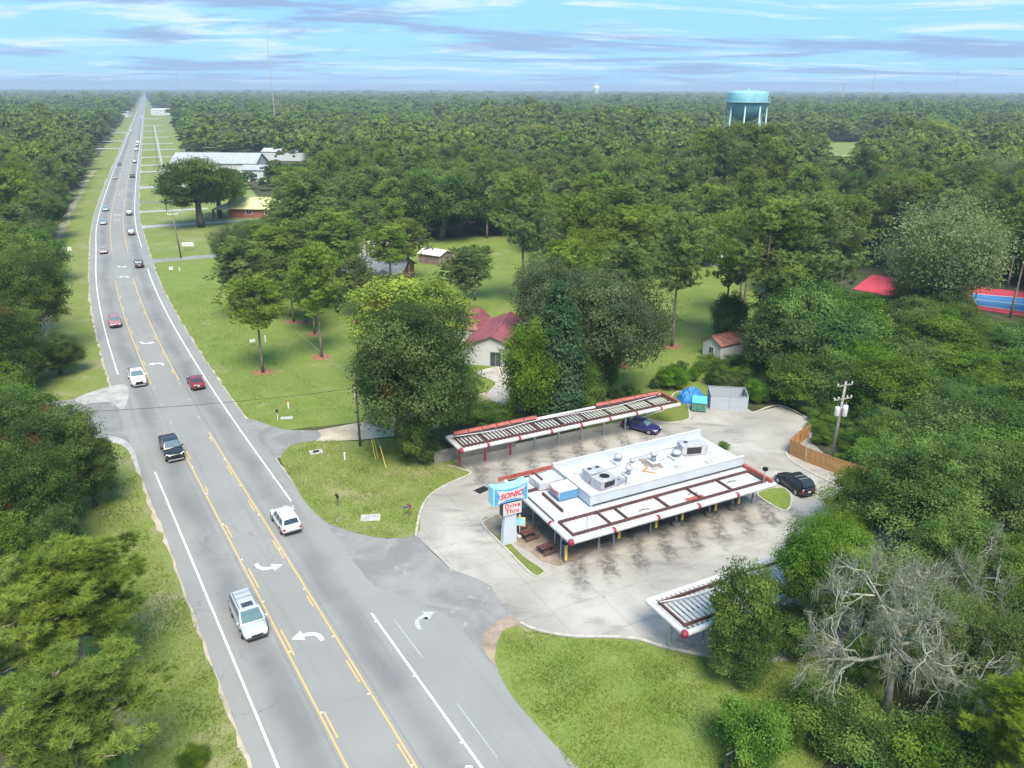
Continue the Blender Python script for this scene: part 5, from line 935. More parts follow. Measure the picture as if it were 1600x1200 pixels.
def make_silver(H=11., cr=6.0):
    """half-dead oak: pale lichen-grey branching twigs hung with moss"""
    limbs = [(bent((0, 0, 0), (.3, .2, H * .38), 4, .08), .34, .24)]; tips = []
    def grow(p, d, L_, r_, lev):
        q = p + d * L_; limbs.append((bent(p, q, 4, .22), r_, r_ * .55))
        if lev == 0: tips.append((q, d)); return
        for _ in range(4 if lev > 1 else 5):
            e = (d * .75 + Vector(rng.normal(0, .62, 3))); e.z = e.z * .75 + .04; e.normalize(); grow(p.lerp(q, rng.uniform(.45, 1.0)), e, L_ * rng.uniform(.5, .78), r_ * .56, lev - 1)
    top = Vector(limbs[0][0][-1])
    for i in range(8):
        a = (.2, .7, 1.5, 2.6, 3.3, 3.9, 4.6, 5.6)[i]; d = Vector((math.cos(a), math.sin(a), (.1, .5, .9, .05, .35, .8, .0, .45)[i])).normalized(); grow(top + Vector((0, 0, (i % 3) * .5)), d, cr * (.78, .40, .55, .85, .42, .62, .72, .36)[i], .15, 3)
    B, Tp, W_ = [], [], []
    for q, d in tips:
        for _ in range(15): b = np.array(q) + rng.normal(0, .22, 3); e = np.array(d) * .45 + rng.normal(0, .38, 3); B.append(b); Tp.append(b + e * .75); W_.append(.020)
        if rng.random() < .5:
            for _ in range(6): b = np.array(q) + rng.normal(0, .14, 3); B.append(b); Tp.append(b + np.array([rng.normal(0, .08), rng.normal(0, .08), -rng.uniform(.4, 1.3)])); W_.append(.035)
    n_ = len(B); return wood(limbs, 'bark_silver', 5), blades_mesh('moss', np.array(B), np.array(Tp), np.array(W_), 'moss_strands', rng.uniform(.1, .9, n_)), H, cr
KINDS = {
    'pine': [make_pine(cr=c_, lo=l_, nb=b_, npf=4, pr=.92) for c_, l_, b_ in ((5.0, .48, 46), (4.3, .54, 42), (5.5, .44, 52), (4.7, .40, 50), (5.2, .56, 44), (4.4, .30, 58), (4.8, .34, 60))],
    'near_pine': [make_pine('needles_near', 15, 4.6, .40, 40, 4, 11, 44, .48, .026, .72) for _ in range(2)],
    'oak': [make_broad(lobes=l_, cr=c_, leaves=90, size=.125) for l_, c_ in ((24, 5.0), (20, 4.4), (28, 5.4), (22, 4.8))],
    'fine_oak': [make_broad(lobes=30, clumps=22, leaves=110, size=.085, base=b_, gap=.20, dead=d_) for b_, d_ in ((.12, 5), (.2, 0), (.05, 9))],
    'bright_oak': [make_broad('bright_oak_leaves', lobes=30, clumps=22, leaves=100, size=.085, base=b_, gap=.20) for b_ in (.1, .2)],
    'live_oak': [make_broad('live_oak_leaves', lobes=l_, cr=5.6, H=10.5, size=.11, leaves=95, base=.2) for l_ in (26, 22)],
    'yellow': [make_broad('yellow_leaves', lobes=20, cr=4.6, size=.13)],
    'vine': [make_broad('vine_leaves', 'bark_dark', H=8., cr=4.2, base=0.0, lobes=26, clumps=16, leaves=90, size=.11, gap=.28) for _ in range(3)],
    'bush': [make_broad('vine_leaves', 'bark_dark', H=3.0, cr=2.1, base=0.0, lobes=14, clumps=11, leaves=130, size=.052, gap=.30) for _ in range(2)],
    'dark_bush': [make_broad('oak_leaves', 'bark_dark', H=3.0, cr=2.0, base=0.0, lobes=14, clumps=11, leaves=130, size=.052, gap=.30) for _ in range(2)],
    'cedar': [make_cone('cedar_leaves')],
    'silver': [make_silver()],
    'silver_leaf': [make_broad('silver_leaves', 'bark_oak', H=10, cr=5.0, lobes=24, clumps=15, leaves=60, size=.10, gap=.30)],
    'sparse': [make_broad('oak_leaves', 'bark_oak', H=8., cr=3.4, base=.05, lobes=22, clumps=14, leaves=80, size=.09, gap=.22)],
}
NAMES = dict(pine='pine_tree', near_pine='pine_tree', oak='oak_tree', fine_oak='oak_tree', live_oak='oak_tree', bright_oak='oak_tree', yellow='broadleaf_tree', vine='vine_covered_tree', bush='shrub', dark_bush='shrub', cedar='cedar_tree', silver='lichen_grey_tree', silver_leaf='lichen_grey_tree', sparse='sapling_tree')
CATS = dict(bush='shrub', dark_bush='shrub'); PLANTED = []
def plant(kind, x, y, h, r_=None, label=None, group=None, var=None, rz=None, z=0, name=None):
    pr = KINDS[kind][random.randrange(len(KINDS[kind])) if var is None else var]; s = h / pr[2]; sr = (r_ / pr[3]) if r_ else s * random.uniform(.9, 1.15)
    T = thing(name or NAMES[kind], label, CATS.get(kind, 'tree'), (x, y, z), random.uniform(0, 6.28) if rz is None else rz, group, (sr, sr, s)); T.rotation_euler.x = random.uniform(-.02, .02)
    link('trunk' if kind not in ('bush', 'dark_bush') else 'stems', pr[0], T); link('crown' if kind != 'silver' else 'moss', pr[1], T); PLANTED.append((x, y, sr * pr[3])); return T
def top_z(u, vt, y): return at_depth(u, vt, y).z
def plant_px(kind, u, vb, vt, wpx, label, **k):
    """base pixel, top pixel row and crown width in pixels"""
    g = G(u, vb); h = top_z(u, vt, g.y); r_ = wpx / 2 / F_PX * (g.y * math.cos(PITCH) + (CAM_H - h * .6) * math.sin(PITCH)); return plant(kind, g.x, g.y, max(h, .8), r_, label, **k)

# --- the trees one can single out
plant_px('fine_oak', 622, 690, 520, 120, 'dark oak limb hanging over the lawn pole, left of the big oak', var=1)
plant_px('fine_oak', 655, 712, 462, 215, 'big dark oak with a rusty dead patch beside the rear canopy', var=0)
plant_px('dark_bush', 655, 724, 650, 70, 'dense shrub at the foot of the big dark oak')
plant_px('fine_oak', 705, 700, 560, 95, 'lower dark oak limb-tree leaning over the dirt drive end', var=1)
plant_px('yellow', 640, 596, 432, 215, 'yellow-green broadleaf tree behind the big dark oak')
plant_px('cedar', 870, 655, 430, 105, 'dark pointed cedar behind the rear canopy', name='cedar_tree')
plant_px('vine', 830, 660, 500, 100, 'vine-covered tree spilling onto the rear canopy, left of the cedar')
plant_px('vine', 905, 650, 560, 70, 'leafy tree draped over the rear canopy, right of the cedar')
plant_px('vine', 944, 628, 500, 46, 'ivy-clad trunk column right of the cedar')
plant_px('live_oak', 945, 618, 425, 200, 'broad grey-green live oak behind the cedar', var=0)
plant_px('live_oak', 858, 560, 400, 130, 'smaller grey-green live oak left of the broad one', var=1)
plant_px('dark_bush', 745, 660, 628, 90, 'low hedge shrub behind the left end of the rear canopy'); plant_px('dark_bush', 790, 655, 632, 60, 'hedge shrub against the rear canopy below the house drive')
for u, vb, vt, w, lb in ((411, 582, 432, 104, 'slender roadside pine with low drooping boughs, nearest the highway'), (385, 500, 370, 130, 'bright green bushy pine on the roadside lawn'), (503, 558, 378, 90, 'tall pine in a straw ring on the lawn, tallest of its row'), (492, 522, 402, 66, 'pine just behind the tallest one of the lawn row'), (478, 505, 400, 60, 'third pine of the lawn row'), (459, 503, 398, 62, 'leftmost pine of the lawn row'), (527, 488, 330, 110, 'tall pine standing before the brick house'), (535, 470, 318, 110, 'tall forked pine beside the brick house corner'), (610, 398, 308, 120, 'rounded pine behind the brick house'), (575, 420, 312, 90, 'pine rising over the brick house roof'), (482, 428, 268, 100, 'flat topped pine right of the yellow roofed house'), (520, 405, 278, 100, 'flat topped pine with bright crown above the lawn row'), (452, 398, 292, 70, 'pine crown just right of the yellow roof'), (440, 470, 352, 85, 'pine at the left of the lawn grove'), (470, 455, 342, 85, 'pine second from the left of the lawn grove'), (505, 470, 332, 90, 'pine in the middle of the lawn grove'), (560, 500, 400, 66, 'short pine just left of the yellow-green tree'), (612, 470, 350, 85, 'pine right of the brick house front'), (640, 440, 340, 80, 'pine between the brick house and the tin roofed shed'), (725, 500, 385, 90, 'pine with long bare limbs above the red roof, left stem'), (742, 470, 382, 70, 'pine with long bare limbs above the red roof, right stem'), (968, 570, 380, 96, 'pine in a straw ring on the centre lawn'), (1050, 541, 330, 110, 'thick trunked pine at the edge of the centre lawn'), (1180, 572, 305, 150, 'tallest pine on the right side of the centre lawn'), (1130, 530, 330, 90, 'pine with leaning trunk beside the ivy clump'), (1160, 500, 320, 95, 'pine in the straw patch right of the centre lawn'), (1152, 498, 330, 70, 'thin pine just left of the straw patch'), (1232, 560, 298, 170, 'massive pine with hanging boughs above the vine bank'), (818, 480, 262, 110, 'tall pine at the left edge of the centre wood'), (905, 470, 300, 80, 'pine behind the live oaks, left one'), (965, 455, 290, 110, 'pine behind the live oaks with bright crown'), (1005, 440, 318, 90, 'pine behind the live oaks, right one')):
    plant_px('pine', u, vb, vt, min(w * 1.08, (vb - vt) * .74), lb, var=random.choice((0, 3, 5, 6)) if u < 560 else random.choice((0, 2, 3)))
    if vb > 495 and u not in (1232, 1130):
        g = G(u, vb); sheet('pine_straw', smooth_path([(g.x + 1.5 * math.cos(a) * random.uniform(.7, 1.2), g.y + 1.5 * math.sin(a) * random.uniform(.7, 1.2), 0) for a in np.linspace(0, 6.28, 10)[:-1]], 3, True), .024, 'pine_straw')
plant_px('bush', 1108, 574, 556, 46, 'leafy bush half hiding the rusty shed'); plant_px('bush', 1146, 576, 556, 50, 'leafy bush right of the rusty shed')
plant_px('vine', 1135, 545, 455, 60, 'ivy clump round the leaning pine trunk'); plant_px('vine', 1243, 590, 432, 120, 'tree smothered in vines below the massive pine', var=0)
for u, vb, vt, w, lb in ((315, 355, 245, 125, 'big dark oak by the highway in front of the grey hall'), (345, 340, 262, 95, 'dark oak joined to the right of the big roadside one'), (365, 430, 352, 70, 'grey-green bush-like oak below the yellow roofed house'), (410, 395, 345, 70, 'dark oak tucked behind the bright green pine')):
    plant_px('live_oak' if u == 365 else 'oak', u, vb, vt, w, lb)
plant_px('oak', 690, 375, 262, 130, 'large dark oak at the head of the back lawn'); plant_px('yellow', 843, 262, 193, 95, 'yellow-tinged tree standing out of the middle wood'); plant_px('yellow', 1445, 262, 186, 75, 'yellow-topped tree in the far right wood'); plant_px('fine_oak', 1175, 0 + 432, 392, 60, 'round dark bush-tree by the curved lane', var=1)
plant_px('silver_leaf', 1455, 520, 318, 190, 'pale silvery tree with bare limbs on the right')
plant_px('silver_leaf', 1545, 350, 238, 60, 'thin half-bare pine-like tree at the far right')
for u, vt, y, w in ((1132, 196, 262, 60), (1158, 190, 268, 70), (1196, 194, 262, 60), (1215, 192, 270, 60), (1110, 198, 270, 60), (1145, 214, 240, 60), (1208, 212, 240, 60), (1165, 222, 225, 56), (1226, 226, 230, 50)):
    q = at_depth(u, vt, y); plant('pine', q.x, q.y, q.z, w / 2 / F_PX * y, 'tall pine in the screen of trees before the water tower', 'pines before the water tower')
# left foreground
plant('near_pine', -28.5, 42.5, 11.5, 5.2, 'bright green pine at the left edge, upper one of the foreground pair', var=0, rz=1.0)
plant('near_pine', -23.0, 32.0, 11.5, 4.6, 'bright green pine with bare grey limbs in the bottom left corner', var=1, rz=2.2)
plant('near_pine', -33.0, 39.0, 11.5, 4.6, 'bright green pine cut by the left edge of the picture', var=0, rz=4.0)
for u, vb, vt, w, lb, k, v_ in ((95, 800, 628, 190, 'oak with red dead twigs at the mouth of the left side street', 'fine_oak', 2), (60, 880, 690, 170, 'dense oak between the side street and the foreground pines', 'fine_oak', 0), (150, 790, 668, 90, 'smaller oak reaching over the left verge', 'fine_oak', 2), (20, 790, 600, 140, 'oak at the left picture edge below the side street', 'fine_oak', 1), (60, 560, 388, 130, 'wide dark oak overhanging the left verge above the street', 'fine_oak', 1), (20, 620, 470, 130, 'oak at the left picture edge above the side street', 'fine_oak', 0), (95, 585, 520, 80, 'low oak with a reddish dead bough by the side street', 'fine_oak', 2), (20, 500, 370, 110, 'dark oak behind the overhanging one at the left edge', 'fine_oak', 1), (40, 600, 545, 70, 'round bush-like oak right above the side street', 'sparse', 0)):
    plant_px(k, u, vb, vt, w, lb, var=v_)
for u, vb, vt, w, c_ in ((30, 655, 640, 40, 0),): pass
plant_px('sparse', 40, 960, 800, 90, 'young feathery tree behind the upper foreground pine'); plant_px('sparse', 110, 930, 790, 70, 'second young feathery tree behind the upper foreground pine')
plant_px('dark_bush', 300, 1196, 1178, 60, 'small dark shrub on the verge at the bottom edge')
# right foreground
plant_px('sparse', 1150, 1052, 872, 120, 'leafy young tree rising in front of the near canopy', var=0, rz=.4); plant_px('vine', 1150, 1058, 965, 105, 'dense green shrub round the foot of the leafy young tree')
plant_px('fine_oak', 1275, 995, 815, 165, 'round dark oak over the near canopy end', var=1)
plant_px('dark_bush', 1225, 1010, 955, 120, 'dark bush under the round oak'); plant_px('silver', 1385, 1110, 868, 250, 'bare lichen-grey oak hung with moss in the bottom right', var=0, rz=.8); plant_px('silver', 1480, 1010, 835, 150, 'second bare lichen-grey crown behind the mossy oak', var=0, rz=3.2)
plant_px('bright_oak', 1440, 1060, 930, 110, 'light green oak crown mixed into the mossy grey oak'); plant_px('bright_oak', 1350, 1075, 985, 80, 'small light green oak before the mossy grey one'); plant_px('silver_leaf', 1350, 1000, 850, 130, 'pale half-dead crown between the round oak and the mossy one')
for u, vb, vt, w, lb, k in ((1345, 850, 735, 140, 'feathery bright oak leaning over the lot from the right', 'bright_oak'), (1420, 880, 670, 220, 'large bright oak behind the feathery one', 'bright_oak'), (1545, 900, 690, 200, 'large oak at the right picture edge', 'bright_oak'), (1470, 970, 800, 150, 'oak in the shaded hollow at the right', 'bright_oak'), (1580, 1020, 850, 170, 'oak at the right edge above the corner pine', 'bright_oak'), (1450, 1080, 920, 150, 'green oak mingled with the mossy grey one', 'bright_oak'), (1300, 900, 800, 110, 'small bright oak right of the grass island', 'bright_oak'), (1540, 1130, 960, 140, 'oak behind the corner pine', 'bright_oak')):
    plant_px(k, u, vb, vt, w, lb)
plant('near_pine', 28.5, 33.5, 9.5, 3.6, 'bright green pine in the bottom right corner', var=1, rz=.5); plant_px('bush', 1165, 1190, 1095, 130, 'bright green bush at the bottom edge beside the chain-link fence', var=0); plant_px('bush', 1215, 1160, 1110, 80, 'smaller bright bush right of the one by the fence'); plant_px('dark_bush', 1290, 1150, 1085, 150, 'dark bush under the mossy oak'); plant_px('dark_bush', 1370, 1200, 1130, 170, 'dark undergrowth bush at the bottom right'); plant_px('dark_bush', 1465, 1240, 1150, 170, 'dark undergrowth bush below the corner pine')
plant_px('bush', 1130, 702, 690, 22, 'tuft of green growing at the restaurant rear wall')

for k, (u, v, h) in enumerate(((1186, 628, 1.3), (1203, 622, 1.5), (1222, 624, 1.4), (1240, 632, 1.6), (1256, 640, 1.5), (1272, 648, 1.6), (1284, 660, 1.5), (1276, 672, 1.2), (1290, 680, 1.4), (1283, 692, 1.2), (1300, 668, 1.8), (1318, 690, 1.5), (1330, 706, 1.4), (1322, 722, 1.1), (1345, 722, 1.5), (1358, 735, 1.5), (1338, 684, 2.0), (1352, 704, 2.0), (1375, 728, 2.2), (1390, 748, 2.2), (1268, 636, 2.4), (1290, 645, 2.6), (1312, 660, 2.4))):
    g = G(u, v); plant('bush' if k % 3 else 'dark_bush', g.x, g.y, h, h * 1.15, 'low leafy weed shrub growing round the transformer pole behind the kerb', 'weed shrubs round the transformer pole')
# --- scattered masses
KEEP = [[(1288, 608), (1342, 608), (1338, 700), (1290, 720)], [(1228, 676), (1262, 676), (1370, 735), (1370, 765), (1230, 715)], [(735, 495), (800, 520), (805, 580), (740, 580)], [(535, 395), (605, 400), (600, 445), (540, 445)], [(655, 388), (704, 388), (704, 412), (655, 412)], [(1095, 536), (1162, 536), (1162, 564), (1095, 564)], [(343, 312), (430, 312), (412, 342), (343, 342)], [(280, 238), (412, 238), (412, 270), (290, 250)], [(1298, 219), (1338, 219), (1338, 240), (1298, 240)], [(1335, 428), (1385, 428), (1385, 464), (1335, 464)], [(1522, 445), (1600, 450), (1600, 497), (1530, 490)], [(625, 378), (700, 385), (820, 392), (820, 475), (720, 470), (620, 400)], [(960, 600), (975, 500), (1060, 450), (1180, 440), (1180, 520), (1070, 550), (1000, 600)], [(1126, 130), (1208, 130), (1208, 192), (1126, 192)], [(225, 195), (262, 200), (270, 300), (305, 390), (230, 395)], [(410, 470), (540, 470), (540, 600), (420, 600)], [(1088, 400), (1130, 396), (1195, 420), (1195, 442), (1130, 430)], [(1180, 235), (1194, 235), (1194, 285), (1180, 285)], [(1300, 343), (1350, 343), (1350, 358), (1300, 358)], [(470, 395), (510, 385), (530, 400), (490, 415)], [(1110, 330), (1120, 330), (1120, 346), (1110, 346)], [(435, 240), (470, 240), (470, 252), (435, 252)]]
def blocks(x, y, h, r_):
    for fz, fr in ((.98, 0), (.8, -.75), (.8, .75), (.6, -.9), (.6, .9), (.6, 0), (.35, 0), (.4, -.7), (.4, .7)):
        u, v = px((x + fr * r_, y, h * fz))
        for k in KEEP:
            if inside(k, u, v): return True
    return False
def scatter(pxs, kinds, n_, h0, h1, label, group, sep=.75):
    pw = P2(pxs); xs = [q.x for q in pw]; ys = [q.y for q in pw]; done = 0; tries = 0; poly = [(q.x, q.y) for q in pw]; mine = []; u_mid = sum(q[0] for q in pxs) / len(pxs); v_mid = sum(q[1] for q in pxs) / len(pxs)
    while done < n_ and tries < n_ * 60:
        tries += 1; x, y = random.uniform(min(xs), max(xs)), random.uniform(min(ys), max(ys))
        if not inside(poly, x, y): continue
        h = random.uniform(h0, h1); k = random.choice(kinds); r_ = h * random.uniform(.5, .7) * (.55 if k == 'pine' else 1)
        if any((x - a) ** 2 + (y - b) ** 2 < ((r_ + c_) * sep * .5) ** 2 * 1.6 for a, b, c_ in mine): continue
        if blocks(x, y, h, r_):
            h *= .55; r_ *= .6
            if blocks(x, y, h, r_): continue
        mine.append((x, y, r_)); nm = {'vine': 'vine-draped tree', 'bush': 'bright leafy shrub', 'dark_bush': 'dark leafy shrub', 'oak': 'dark oak', 'fine_oak': 'dark oak', 'bright_oak': 'light green oak', 'live_oak': 'grey-green live oak', 'pine': 'light green pine', 'sparse': 'young feathery tree'}[k]; q_ = px((x, y, 0)); wh = ('left ' if q_[0] < u_mid else 'right ') + ('front' if q_[1] > v_mid else 'back')
        plant(k, x, y, h, r_, nm + ' in the ' + wh + ' part of the ' + label, wh + ' ' + nm + 's, ' + group); done += 1
scatter([(430, 445), (440, 380), (520, 345), (640, 340), (650, 385), (600, 395), (520, 440)], ['pine'], 10, 13, 17, 'grove round the brick house', 'grove round the brick house', .55)
scatter([(400, 420), (395, 372), (470, 345), (520, 345), (480, 400)], ['live_oak', 'bright_oak'], 7, 6, 9, 'grove by the yellow roof', 'broadleaf grove by the yellow roof', .6)
scatter([(960, 640), (965, 606), (1010, 585), (1090, 568), (1140, 572), (1180, 580), (1240, 600), (1225, 628), (1180, 634), (1170, 628), (1105, 600), (1068, 606)], ['bush', 'vine', 'dark_bush'], 34, 1.8, 3.2, 'hedge behind the bin enclosure', 'shrubs behind the enclosure')
scatter([(1235, 640), (1190, 590), (1260, 560), (1330, 540), (1640, 560), (1640, 800), (1420, 770), (1340, 740), (1275, 690)], ['vine', 'vine', 'bright_oak', 'oak'], 54, 5.0, 10.5, 'thicket right of the lot', 'thicket right of the lot', .62)
scatter([(1255, 560), (1330, 500), (1640, 520), (1640, 600), (1300, 600)], ['vine', 'oak', 'vine'], 34, 4, 9, 'bank below the hard courts', 'bank below the courts', .62)
scatter([(1195, 600), (1198, 530), (1290, 500), (1325, 520), (1320, 580), (1260, 610)], ['vine', 'oak', 'vine'], 11, 9, 13, 'tall vine bank beside the massive pine', 'tall vine bank', .5)
scatter([(1395, 520), (1400, 480), (1490, 480), (1510, 530)], ['vine', 'oak', 'bright_oak'], 8, 8, 12, 'clump between the two hard courts', 'clump between the courts', .5)
scatter([(1450, 830), (1700, 880), (1700, 1250), (1500, 1250), (1430, 1100)], ['bright_oak', 'oak', 'vine'], 16, 5, 8, 'wood at the lower right edge', 'wood at the right edge', .7)
scatter([(-160, 1000), (-160, 640), (20, 640), (60, 800), (40, 950)], ['fine_oak', 'oak', 'sparse'], 14, 6, 9, 'wood at the left edge', 'wood at the left edge', .7)

# --- the wood: individuals close by, one mass far away
EXC = [[tuple(G(*q))[:2] for q in pl_] for pl_ in (
    [(236, 398), (330, 396), (380, 420), (420, 440), (560, 440), (640, 470), (668, 650), (480, 668), (400, 668), (330, 585)], [(540, 378), (700, 376), (850, 380), (860, 520), (820, 620), (690, 650), (620, 480), (530, 450)],
    [(900, 660), (930, 500), (1060, 432), (1215, 402), (1230, 520), (1150, 560), (1090, 660)], [(225, 172), (262, 172), (300, 240), (340, 300), (345, 398), (236, 398)], [(1265, 225), (1350, 222), (1360, 248), (1270, 250)], [(1325, 425), (1425, 430), (1405, 470), (1325, 460)], [(1495, 442), (1660, 458), (1660, 505), (1500, 480)],
    [(260, 265), (420, 265), (420, 290), (260, 290)], [(340, 300), (500, 300), (500, 345), (340, 345)], [(400, 600), (700, 600), (1000, 560), (1250, 600), (1700, 800), (1700, 1400), (300, 1400)], [(-400, 560), (150, 560), (150, 1400), (-400, 1400)], [(1290, 345), (1370, 345), (1370, 365), (1290, 365)], [(1235, 640), (1190, 570), (1330, 500), (1700, 520), (1700, 820), (1420, 770)])]
def in_view(x, y, m=0.05): return y > 25 and abs(x) / y < (.70 + m)
def patch_noise(x, y): return math.sin(x * .031 + 1.3) * math.cos(y * .027 - .4) + .6 * math.sin(x * .067 + y * .049)
cand = []; cell = 7.8; y = 60.
while y < 430:
    x = -y * .76 - 8
    while x < y * .76 + 8:
        X, Y = x + random.uniform(-2.6, 2.6), y + random.uniform(-2.6, 2.6); x += cell
        ro = road_off(X, Y)
        if -16.5 < ro < (17 if Y < 230 else 23 if Y < 700 else 20) or any(inside(e, X, Y) for e in EXC): continue
        if ro < 0 and Y < 110 and ro > -30: continue
        if any((X - a) ** 2 + (Y - b) ** 2 < (c_ * .75) ** 2 for a, b, c_ in PLANTED): continue
        cand.append((X, Y, ro))
    y += cell
cand.sort(key=lambda c_: c_[0] ** 2 + c_[1] ** 2); counts = {'pine': 0, 'oak': 0}; rest = []
for X, Y, ro in cand:
    pn = patch_noise(X, Y); k = 'pine' if (random.random() < (.62 if pn > -.2 else .35)) else 'oak'
    h = random.uniform(14.5, 22) if k == 'pine' else random.uniform(8.5, 15.5); r_ = random.uniform(4.0, 6.0) if k == 'pine' else random.uniform(4.8, 7.8)
    if blocks(X, Y, h, r_):
        k = 'oak'; h = random.uniform(5, 8); r_ = random.uniform(2.6, 3.6)
        if blocks(X, Y, h, r_): continue
    kind = 'pine' if k == 'pine' else random.choice(['oak', 'oak', 'live_oak', 'vine', 'bright_oak'])
    if counts[k] < 285:
        counts[k] += 1
        u_ = px((X, Y, h * .7))[0]
        if ro < 0: side = 'left of the highway, ' + ('front rows by the side street' if Y < 150 else 'middle stretch' if Y < 250 else 'far stretch')
        else:
            side = next(t for lim, t in ((420, 'behind the yellow roofed house'), (640, 'behind the brick house'), (800, 'at the head of the back lawn'), (920, 'behind the small live oak'), (1060, 'behind the broad live oak'), (1130, 'left of the water tower'), (1260, 'round the water tower'), (1420, 'above the red hard court'), (9999, 'at the right edge above the courts')) if u_ < lim) + (', front rows' if Y < 190 else ', middle rows' if Y < 250 else ', back rows')
        nm = {'pine': 'tall pine', 'oak': 'dark oak', 'live_oak': 'grey-green live oak', 'bright_oak': 'light green oak', 'vine': 'bright vine-covered tree'}[kind] if h > 9 else 'low ' + {'pine': 'pine', 'oak': 'oak', 'live_oak': 'live oak', 'bright_oak': 'light green oak', 'vine': 'vine-covered tree'}[kind]
        plant(kind, X, Y, h, r_, nm + ' in the wood ' + side, nm + 's ' + side)
    else: rest.append((X, Y, h, r_, k))
y = 430.
while y < 9500:
    step = 10. if y < 800 else 10. * (y / 800) ** .8; x = -y * .74
    while x < y * .74:
        X, Y = x + random.uniform(-.5, .5) * step, y + random.uniform(-.4, .4) * step; x += step
        ro = road_off(X, Y)
        if -20 < ro < (30 if Y < 700 else 22 + (1 if Y < 1500 else 4)) or any(inside(e, X, Y) for e in EXC): continue
        if 22 < ro < 110 and 560 < Y < 1500 and random.random() < .55: continue
        pn = patch_noise(X * .4, Y * .4); p2 = math.sin(X * .012 + 2.1 * math.sin(Y * .004)) * math.cos(Y * .009 + 1.7 * math.sin(X * .006))
        if p2 > .80 and random.random() < .8: continue
        k = 'pine' if random.random() < (.55 if pn > 0 else .25) else 'oak'; g_ = max(1., step / 10)
        h = (random.uniform(13, 22) if k == 'pine' else random.uniform(8, 16)) + 2.4 * pn + 3.5 * p2 + (random.uniform(3, 8) if random.random() < .07 else 0); r_ = random.uniform(3.8, 8.6) * g_ ** .9
        if Y < 600 and blocks(X, Y, h, r_): continue
        rest.append((X, Y, h, r_, k))
    y += step * .9
def far_proto(k, seed):
    r_ = np.random.default_rng(seed); H, cr = 16., 4.5; nl = 17; per = 84; cen, nr, ti = [], [], []
    for l in range(nl):
        a = l * 2.4 + r_.normal(0, .3); zf = -.6 + 1.55 * (l + .5) / nl; rr = math.sqrt(max(.03, 1 - min(1, abs(zf)) ** 2.2)) * r_.uniform(.45, .85) * cr; base, hz = (9.5, 5.2) if k == 'oak' else (11.5, 4.0)
        c = np.array([math.cos(a) * rr, math.sin(a) * rr, base + zf * hz]); d = unit_vec(per, r_); d[:, 2] = np.abs(d[:, 2]) - .15; rad = r_.uniform(1.3, 2.1) * (1 if k == 'oak' else .8)
        cen.append(c + d * np.array([rad, rad, rad * .8]) * r_.uniform(.45, 1.08, (per, 1))); nr.append(d + r_.normal(0, .75, d.shape) + np.array([0, 0, .2])); ti.append(np.clip(np.full(per, r_.uniform(.1, .8)) + r_.normal(0, .12, per), 0, 1))
    cen = np.concatenate(cen); nr = np.concatenate(nr); nr /= np.linalg.norm(nr, axis=1, keepdims=True)
    return quads_mesh('far_crown', cen, nr, r_.uniform(.32, .6, len(cen)), 'needles' if k == 'pine' else ('bright_oak_leaves', 'live_oak_leaves', 'oak_leaves')[seed % 3], np.concatenate(ti), .7)
pc = bpy.data.collections.new('far_tree_kinds')
for i, k in enumerate(('pine', 'pine', 'oak', 'oak', 'oak')): pc.objects.link(bpy.data.objects.new('far_kind_%d' % i, far_proto(k, i)))
def forest_mass(name, items, label):
    me = bpy.data.meshes.new(name); me.from_pydata([(a[0], a[1], 0) for a in items], [], [])
    n_ = len(items); sc_ = np.array([(a[3] / 4.5, a[3] / 4.5, a[2] / 16) for a in items], dtype=np.float32); idx = np.array([random.choice((0, 1)) if a[4] == 'pine' else random.choice((2, 3, 4)) for a in items], dtype=np.int32); rot = np.random.default_rng(3).uniform(0, 6.28, n_).astype(np.float32)
    me.attributes.new('sc', 'FLOAT_VECTOR', 'POINT').data.foreach_set('vector', sc_.ravel()); me.attributes.new('kind_index', 'INT', 'POINT').data.foreach_set('value', idx); me.attributes.new('turn', 'FLOAT', 'POINT').data.foreach_set('value', rot)
    o = link(name, me, None, kind='stuff', label=label, cat='forest'); md = o.modifiers.new('grow', 'NODES'); gt = bpy.data.node_groups.new('grow_' + name, 'GeometryNodeTree'); md.node_group = gt
    gt.interface.new_socket('Geometry', in_out='INPUT', socket_type='NodeSocketGeometry'); gt.interface.new_socket('Geometry', in_out='OUTPUT', socket_type='NodeSocketGeometry'); N = gt.nodes; L = gt.links
    gi, go = N.new('NodeGroupInput'), N.new('NodeGroupOutput'); ci = N.new('GeometryNodeCollectionInfo'); ci.inputs[0].default_value = pc; ci.inputs['Separate Children'].default_value = True; ci.inputs['Reset Children'].default_value = True
    iop = N.new('GeometryNodeInstanceOnPoints'); L.new(gi.outputs[0], iop.inputs['Points']); L.new(ci.outputs[0], iop.inputs['Instance']); iop.inputs['Pick Instance'].default_value = True
    def at(nm, t): a = N.new('GeometryNodeInputNamedAttribute'); a.data_type = t; a.inputs[0].default_value = nm; return a.outputs[0]
    L.new(at('kind_index', 'INT'), iop.inputs['Instance Index']); L.new(at('sc', 'FLOAT_VECTOR'), iop.inputs['Scale']); cx = N.new('ShaderNodeCombineXYZ'); L.new(at('turn', 'FLOAT'), cx.inputs[2]); e2r = N.new('FunctionNodeEulerToRotation'); L.new(cx.outputs[0], e2r.inputs[0]); L.new(e2r.outputs[0], iop.inputs['Rotation']); L.new(iop.outputs[0], go.inputs[0]); return o
forest_mass('far_forest', rest, 'far woodland stretching to the horizon as one mass')
print('TREES', len(PLANTED), 'far', len(rest), counts)

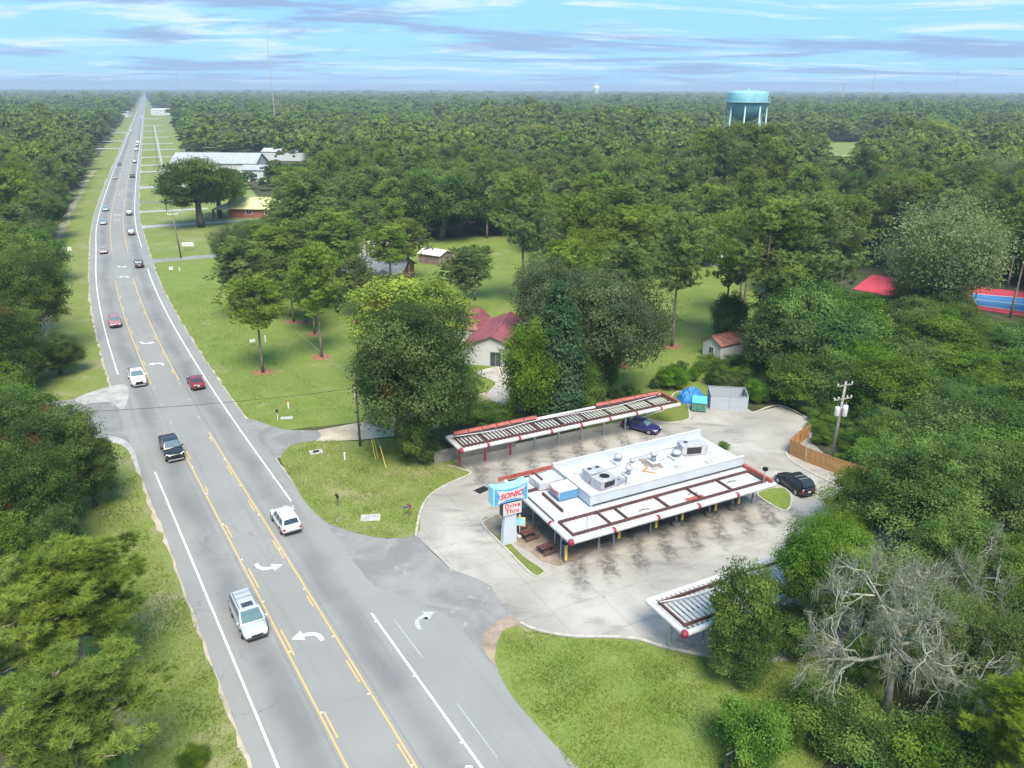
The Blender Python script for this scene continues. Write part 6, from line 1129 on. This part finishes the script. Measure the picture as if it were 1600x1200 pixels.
# --- grass blades on the near lawns and verges
def grass_blades(pxs, n_, z0, lo, hi):
    pw = P2(pxs); poly = [(q.x, q.y) for q in pw]; xs = [p[0] for p in poly]; ys = [p[1] for p in poly]; out = []
    X = rng.uniform(min(xs), max(xs), n_ * 3); Y = rng.uniform(min(ys), max(ys), n_ * 3)
    for a, b in zip(X, Y):
        if len(out) >= n_: break
        if inside(poly, a, b) and math.sin(a * .9 + 1.7 * math.sin(b * .5)) * math.cos(b * 1.1 + math.sin(a * .7)) > rng.uniform(-1.2, .9): out.append((a, b, z0))
    return np.array(out), lo, hi
GB, GT, GW, GI = [], [], [], []
for pts, lo, hi in (grass_blades(corner, 11000, .05, .10, .24), grass_blades([(784, 990), (830, 987), (900, 1000), (1000, 1005), (1105, 1030), (1200, 1038), (1300, 1060), (1290, 1200), (1100, 1230), (905, 1230), (860, 1150), (800, 1075)], 20000, .05, .08, .20), grass_blades([(385, 1200), (300, 960), (232, 835), (212, 745), (150, 760), (160, 900), (100, 1220)], 24000, .01, .12, .32), grass_blades([(395, 660), (320, 570), (262, 465), (330, 440), (420, 560), (560, 640), (470, 664)], 14000, .01, .12, .34)):
    n_ = len(pts); d = rng.normal(0, .55, (n_, 3)); d[:, 2] = 1; L_ = rng.uniform(lo, hi, n_); GB.append(pts); GT.append(pts + d * L_[:, None]); GW.append(np.full(n_, .03)); cl = .5 + .4 * np.sin(pts[:, 0] * .8 + np.sin(pts[:, 1] * .6) * 2) * np.cos(pts[:, 1] * .7); GI.append(np.clip(cl + rng.normal(0, .18, n_), 0, 1))
link('grass', blades_mesh('grass', np.concatenate(GB), np.concatenate(GT), np.concatenate(GW), 'grass_blades', np.concatenate(GI)), None, kind='stuff', label='short rough grass blades on the lawns and verges', cat='grass')

# ------------------------------------------------------------------ haze: a closed box of thin pale air
n = NT('haze_air'); n.N.remove(n.b); pv = n.new('ShaderNodeVolumePrincipled'); pv.inputs['Color'].default_value = (.56, .70, .88, 1); pv.inputs['Density'].default_value = HAZE_D; pv.inputs['Anisotropy'].default_value = 0; n.L.new(pv.outputs[0], n.out.inputs['Volume'])
MB().box(-14500, 14500, -400, 14000, -1, 82).build('haze', 'haze_air', None, kind='stuff', label='thin pale blue haze over the whole plain', cat='haze')
